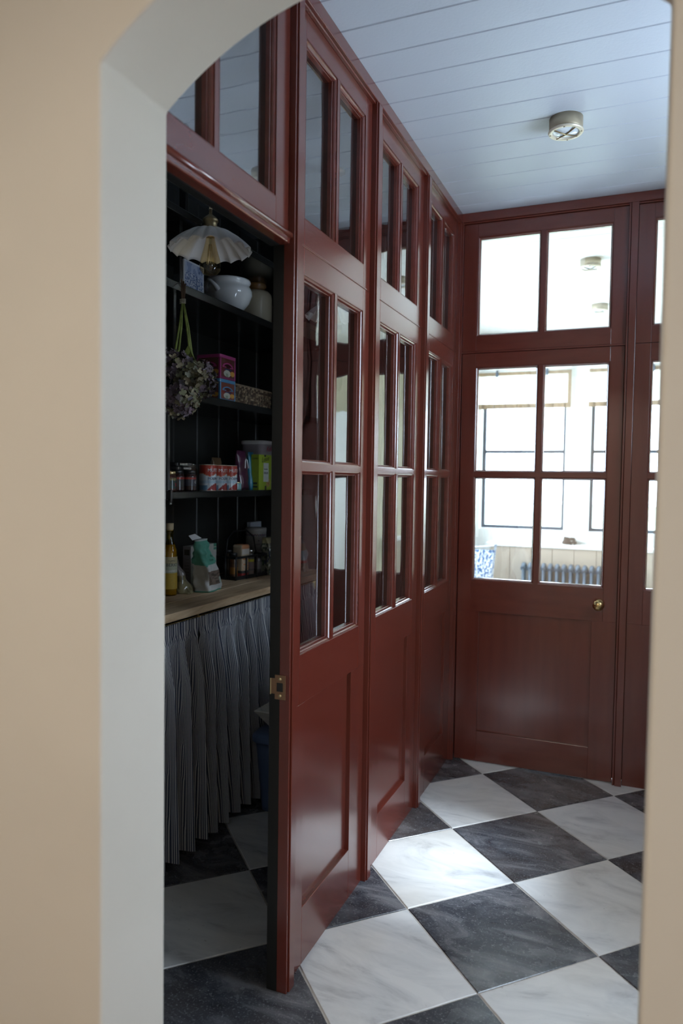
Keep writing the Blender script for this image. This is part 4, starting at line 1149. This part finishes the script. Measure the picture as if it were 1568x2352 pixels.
MB().loft([(-1.63-.001*k, 3.430, ZW+.175*k/24, .030*(1-.55*max(0, (k-14)/10)), .042*(1+.0*k), 4, .25) for k in range(25)], 48, nutf, jit=.4).obj('bag_body', 'print_gloss', t)
t = empty('nut_bag', (-1.655, 3.33, ZW), 'small bag of nuts cut off by the red stile', 'bag')
MB().loft([(-1.66, 3.335, ZW+.145*k/16, .026*(1-.4*(k/16)**3), .034, 4, .2) for k in range(17)], 40, lambda a, q: (.40, .40, .38) if q > .72 else ((.04, .06, .14) if q > .42 else (.28, .18, .12)), jit=.4).obj('bag_body', 'print_gloss', t)

# ---- hydrangea bunch
hy = empty('hydrangea_bunch', (-1.49, 2.16, 2.07), 'bunch of dried purple green hydrangeas hanging upside down in the pantry', 'flowers')
heads = [(-1.460, 2.168, 1.753, .072, 230), (-1.500, 2.110, 1.790, .054, 140), (-1.430, 2.045, 1.655, .062, 190), (-1.500, 2.292, 1.735, .046, 120)]
stem_pts = [(-1.500, 2.166, 2.080), (-1.497, 2.150, 2.068), (-1.503, 2.158, 2.085), (-1.495, 2.170, 2.072)]
low_pts = [(-1.480, 2.176, 1.84), (-1.497, 2.136, 1.84), (-1.505, 2.125, 1.83), (-1.482, 2.190, 1.84)]
for (cx, cy, cz, rr, nn), sp_, lp in zip(heads, stem_pts, low_pts):
    mid = Vector((-1.499, 2.160, 2.005)); lp = Vector(lp)
    md = mid+Vector((sp_[0]+1.499, sp_[1]-2.16, 0))*.4
    pts = [Vector(sp_), md+(Vector(sp_)-md)*.4, md, (md+lp)/2+Vector((.002, .004*math.sin(cx*99), 0)), lp, lp+(Vector((cx, cy, cz))-lp)*.3]
    MB().tube(pts[:3], .0032, 7).obj('stem_end', 'stem_brown', hy)
    MB().tube(pts[2:], .0036, 7, rad=[.0030, .0034, .0042, .0048]).obj('stem', 'stem_green', hy)
    m_ = MB(); rnd = random.Random(int(cx*1e4)+int(cz*999))
    for k in range(nn):
        zf = rnd.uniform(-1, .85); a = rnd.uniform(0, 2*PI); rx = math.sqrt(max(0, 1-zf*zf))
        n_ = Vector((rx*math.cos(a), rx*math.sin(a), zf))
        lump = 1+.16*noise.noise(Vector((n_.x*2.5, n_.y*2.5, n_.z*2.5+cx*40)))
        rad = rr*rnd.uniform(.84, 1.03)*lump
        p = Vector((cx, cy, cz))+Vector((n_.x*rad, n_.y*rad, n_.z*rad*.86))
        hue = noise.noise(Vector((p.x*16+3, p.y*16, p.z*16)))
        n_ = (n_+Vector((rnd.uniform(-.5, .5), rnd.uniform(-.5, .5), rnd.uniform(-.5, .5)))).normalized()
        tg = n_.orthogonal().normalized(); bt = n_.cross(tg); a0 = rnd.uniform(0, PI)
        kk = rnd.uniform(.5, 1.15)
        base = rnd.choice([(.15, .105, .13), (.12, .085, .09), (.17, .135, .16)]) if hue < -.02 else rnd.choice([(.23, .23, .13), (.28, .28, .21), (.20, .17, .10), (.30, .25, .16), (.19, .17, .20)])
        col = tuple(c_*kk for c_ in base)
        for q in range(4):
            an = a0+q*PI/2; L_ = rnd.uniform(.0105, .0155); wd = L_*.50
            dr_ = tg*math.cos(an)+bt*math.sin(an); sd = n_.cross(dr_); cup = n_*L_*rnd.uniform(-.1, .7)
            m_.add([p, p+dr_*L_*.35+sd*wd*.75+cup*.1, p+dr_*L_*.78+sd*wd*.8+cup*.6, p+dr_*L_+cup, p+dr_*L_*.78-sd*wd*.8+cup*.6, p+dr_*L_*.35-sd*wd*.75+cup*.1, p+dr_*L_*.55+cup*.1], [(0, 1, 6), (1, 2, 6), (2, 3, 6), (3, 4, 6), (4, 5, 6), (5, 0, 6)], col=col)
    tag(m_.obj('flower_head', 'petals', hy, recalc=False), kind='stuff')
for k in range(5):
    MB().tube([(-1.499+.010*math.cos(a), 2.160+.010*math.sin(a), 2.003+.0035*k+.002*math.sin(a)) for a in [2*PI*i/14 for i in range(15)]], .0011, 5).obj('string', 'string', hy)
m_ = MB()
for (dx_, dy_, L_) in ((.02, .012, .05), (-.012, .02, .045), (.006, -.02, .05)):
    p = Vector((-1.478, 2.165, 1.86)); tip = p+Vector((dx_, dy_, -L_)); s_ = Vector((dy_, -dx_, 0)).normalized()*.010
    m_.add([p, (p+tip)/2+s_, tip, (p+tip)/2-s_], [(0, 1, 2), (0, 2, 3)])
m_.obj('leaf', 'stem_green', hy, solid=.0006)
MB().tube([(-1.499, 2.16, 2.012), (-1.53, 2.20, 2.055), (-1.571, 2.235, 2.10)], .0011, 5).obj('hanging_string', 'string', hy)

# ================================================================ FAR ROOM THINGS
t = empty('radiator', (-.5, 6.30, 0), 'grey blue column radiator below the window sill seen through the door glass', 'radiator')
sec = None
for k in range(17):
    x = -.915+k*.0545
    m_ = MB()
    if sec is None:
        for yy in (6.25, 6.31): m_.tube([(x, yy, .08), (x, yy, .675)], .0145, 10)
        m_.tube([(x, 6.232, .675), (x, 6.255, .700), (x, 6.28, .706), (x, 6.305, .700), (x, 6.328, .675)], .019, 10)
        m_.tube([(x, 6.235, .10), (x, 6.325, .10)], .019, 10)
        m_.box(x-.026, x+.026, 6.262, 6.298, .655, .685).box(x-.026, x+.026, 6.262, 6.298, .09, .12)
        sec = m_.obj('column', 'radiator_grey', t); sx0 = x
    else:
        o = sec.copy(); C.objects.link(o); o.location = (x-sx0, 0, 0)
MB().tube([(-.96, 6.28, 0), (-.96, 6.28, .10), (-.915, 6.28, .105)], .012, 8).obj('valve', 'silver', t)
MB().box(-.94, .0, 6.26, 6.30, 0, .09).obj('foot', 'radiator_grey', t)
# patterned chair
def fabp(u, v_):
    n_ = noise.noise(Vector((u*24, v_*20, 5)))+.7*noise.noise(Vector((u*55, v_*45, 1)))
    return (.06, .14, .28) if n_ > .0 else (.70, .73, .76)
t = empty('armchair', (-1.12, 5.62, 0), 'armchair in blue and white patterned fabric in the far room', 'armchair')
m_ = MB(); m_.grid((-1.38, 5.42, .42), (.32, .02, 0), (.03, .10, .46), 60, 70, fabp, dfn=lambda u, v_: .012*math.sin(u*PI)); m_.grid((-1.06, 5.44, .42), (0, .10, 0), (.03, .10, .50), 20, 70, fabp)
m_.grid((-1.38, 5.52, .88), (.34, .02, .03), (0, .10, 0), 50, 14, fabp)
m_.obj('backrest', 'fabric_print', t, recalc=False)
m_ = MB(); m_.grid((-1.40, 5.40, .10), (.36, 0, 0), (0, 0, .33), 60, 40, fabp); m_.grid((-1.04, 5.40, .10), (0, .6, 0), (0, 0, .33), 60, 40, fabp); m_.grid((-1.40, 5.40, .43), (.36, 0, 0), (0, .6, 0), 50, 60, fabp)
m_.obj('seat', 'fabric_print', t, recalc=False)
for a in ((-1.38, 5.42), (-1.08, 5.42), (-1.38, 5.97), (-1.08, 5.97)): MB().box(a[0], a[0]+.03, a[1], a[1]+.03, 0, .10).obj('leg', 'darkwood', t)
# blinds
def blind(x0, x1, label):
    t = empty('window_blind', ((x0+x1)/2, 6.42, 2.35), label, 'blind', 'sheer blinds with tan borders on the far windows')
    m_ = MB(); m_.grid((x0, 6.43, 2.065), (x1-x0, 0, 0), (0, 0, .27), 60, 6, dfn=lambda u, v_: .004*math.sin(u*60)); m_.obj('cloth', 'sheer', t, recalc=False)
    m_ = MB(); m_.grid((x0, 6.425, 2.03), (x1-x0, 0, 0), (0, 0, .042), 60, 2, dfn=lambda u, v_: .004*math.sin(u*60)); m_.obj('hem', 'blind_hem', t, recalc=False, solid=.002)
    m_ = MB(); m_.grid((x0, 6.425, 2.315), (x1-x0, 0, 0), (0, 0, .03), 60, 2, dfn=lambda u, v_: .004*math.sin(u*60)); m_.obj('heading', 'blind_hem', t, recalc=False, solid=.002)
    MB().box(x1-.028, x1, 6.422, 6.426, 2.06, 2.33).obj('side_border', 'blind_hem', t)
    n_ = 8
    for k in range(n_):
        x = x0+(x1-x0)*(k+.5)/n_; MB().box(x-.002, x+.002, 6.418, 6.424, 2.03, 2.072).obj('seam', 'carton_brown', t)
    MB().tube([(x0-.03, 6.43, 2.352), (x1+.03, 6.43, 2.352)], .006, 8).obj('rail', 'white_gloss', t)
    for x in (x0+.17, x1-.20): MB().lathe([(0, 2.30), (.012, 2.31), (.014, 2.335), (.008, 2.36), (0, 2.362)], 12, (x, 6.415, 0)).obj('clip', 'radiator_grey', t)
    MB().box(x0, x1, 6.43, 6.47, 2.358, 2.38).obj('headrail', 'white_gloss', t)
blind(WA[0]-.03, WA[1]+.04, 'sheer blind with tan border on the left far window')
blind(WB[0]-.02, WB[1]+.03, 'sheer blind with tan border on the right far window')
t = empty('driftwood', (-.565, 6.42, .875), 'small brown nest like ornament on the far window sill', 'ornament')
m_ = MB(); rnd = random.Random(2)
for k in range(46):
    a = rnd.uniform(0, 2*PI); z = rnd.uniform(.006, .055); r = .055*(1-z/.10)
    p = Vector((-.565+r*math.cos(a), 6.42+r*.7*math.sin(a), .875+z)); d = Vector((-math.sin(a), math.cos(a)*.7, rnd.uniform(-.3, .3)))*.035
    m_.tube([p-d, p+d*.1+Vector((0, 0, .004)), p+d], .004, 5)
o = m_.obj('twigs', 'darkwood', t); tag(o, kind='stuff')
# white cupboard reflected in the panes
t = empty('cupboard', (1.16, 6.2, 0), 'tall white panelled cupboard with small knob in the far room', 'cupboard')
MB().box(.80, 1.48, 6.02, 6.475, 0, 2.02).obj('body', 'white_gloss', t, .003)
dd = MB().box(.83, 1.13, 6.0, 6.02, .08, 1.96).obj('door', 'white_gloss', t, .003)
MB().lathe([(0, -.03), (.014, -.026), (.016, -.018), (.008, -.008), (.008, 0)], 18, (.90, 6.0, 1.10), axis='y').obj('knob', 'tin_gold', dd)
MB().box(1.15, 1.45, 6.0, 6.02, .08, 1.96).obj('door', 'white_gloss', t, .003)
# garden shrub outside the left far window
t = empty('garden_shrub', (-1.25, 8.6, -.3), 'sparse garden shrub outside the left far window', 'shrub')
m_ = MB(); rnd = random.Random(4)
for k in range(900):
    p = Vector((-1.35+rnd.gauss(0, .28), 8.6+rnd.gauss(0, .25), .35+rnd.gauss(0, .28)))
    d = Vector((rnd.uniform(-1, 1), rnd.uniform(-1, 1), rnd.uniform(-1, 1))).normalized()*.035; s_ = d.orthogonal().normalized()*.014
    m_.add([p, p+d*.5+s_, p+d, p+d*.5-s_], [(0, 1, 2, 3)])
tag(m_.obj('foliage', 'leaf', t, recalc=False), kind='stuff')
MB().tube([(-1.35, 8.6, -.3), (-1.34, 8.6, .1), (-1.36, 8.6, .5)], .02, 7).obj('stem', 'bark', t)
# made-up fitting above the hall fill light, unseen behind the camera
t = empty('added_hall_fitting', (-.75, -.7, 2.7), 'unseen square fitting added above the hall fill light', 'lamp')
MB().box(-1.02, -.48, -.97, -.43, 2.575, 2.70).obj('fitting', 'white_gloss', t, .003)
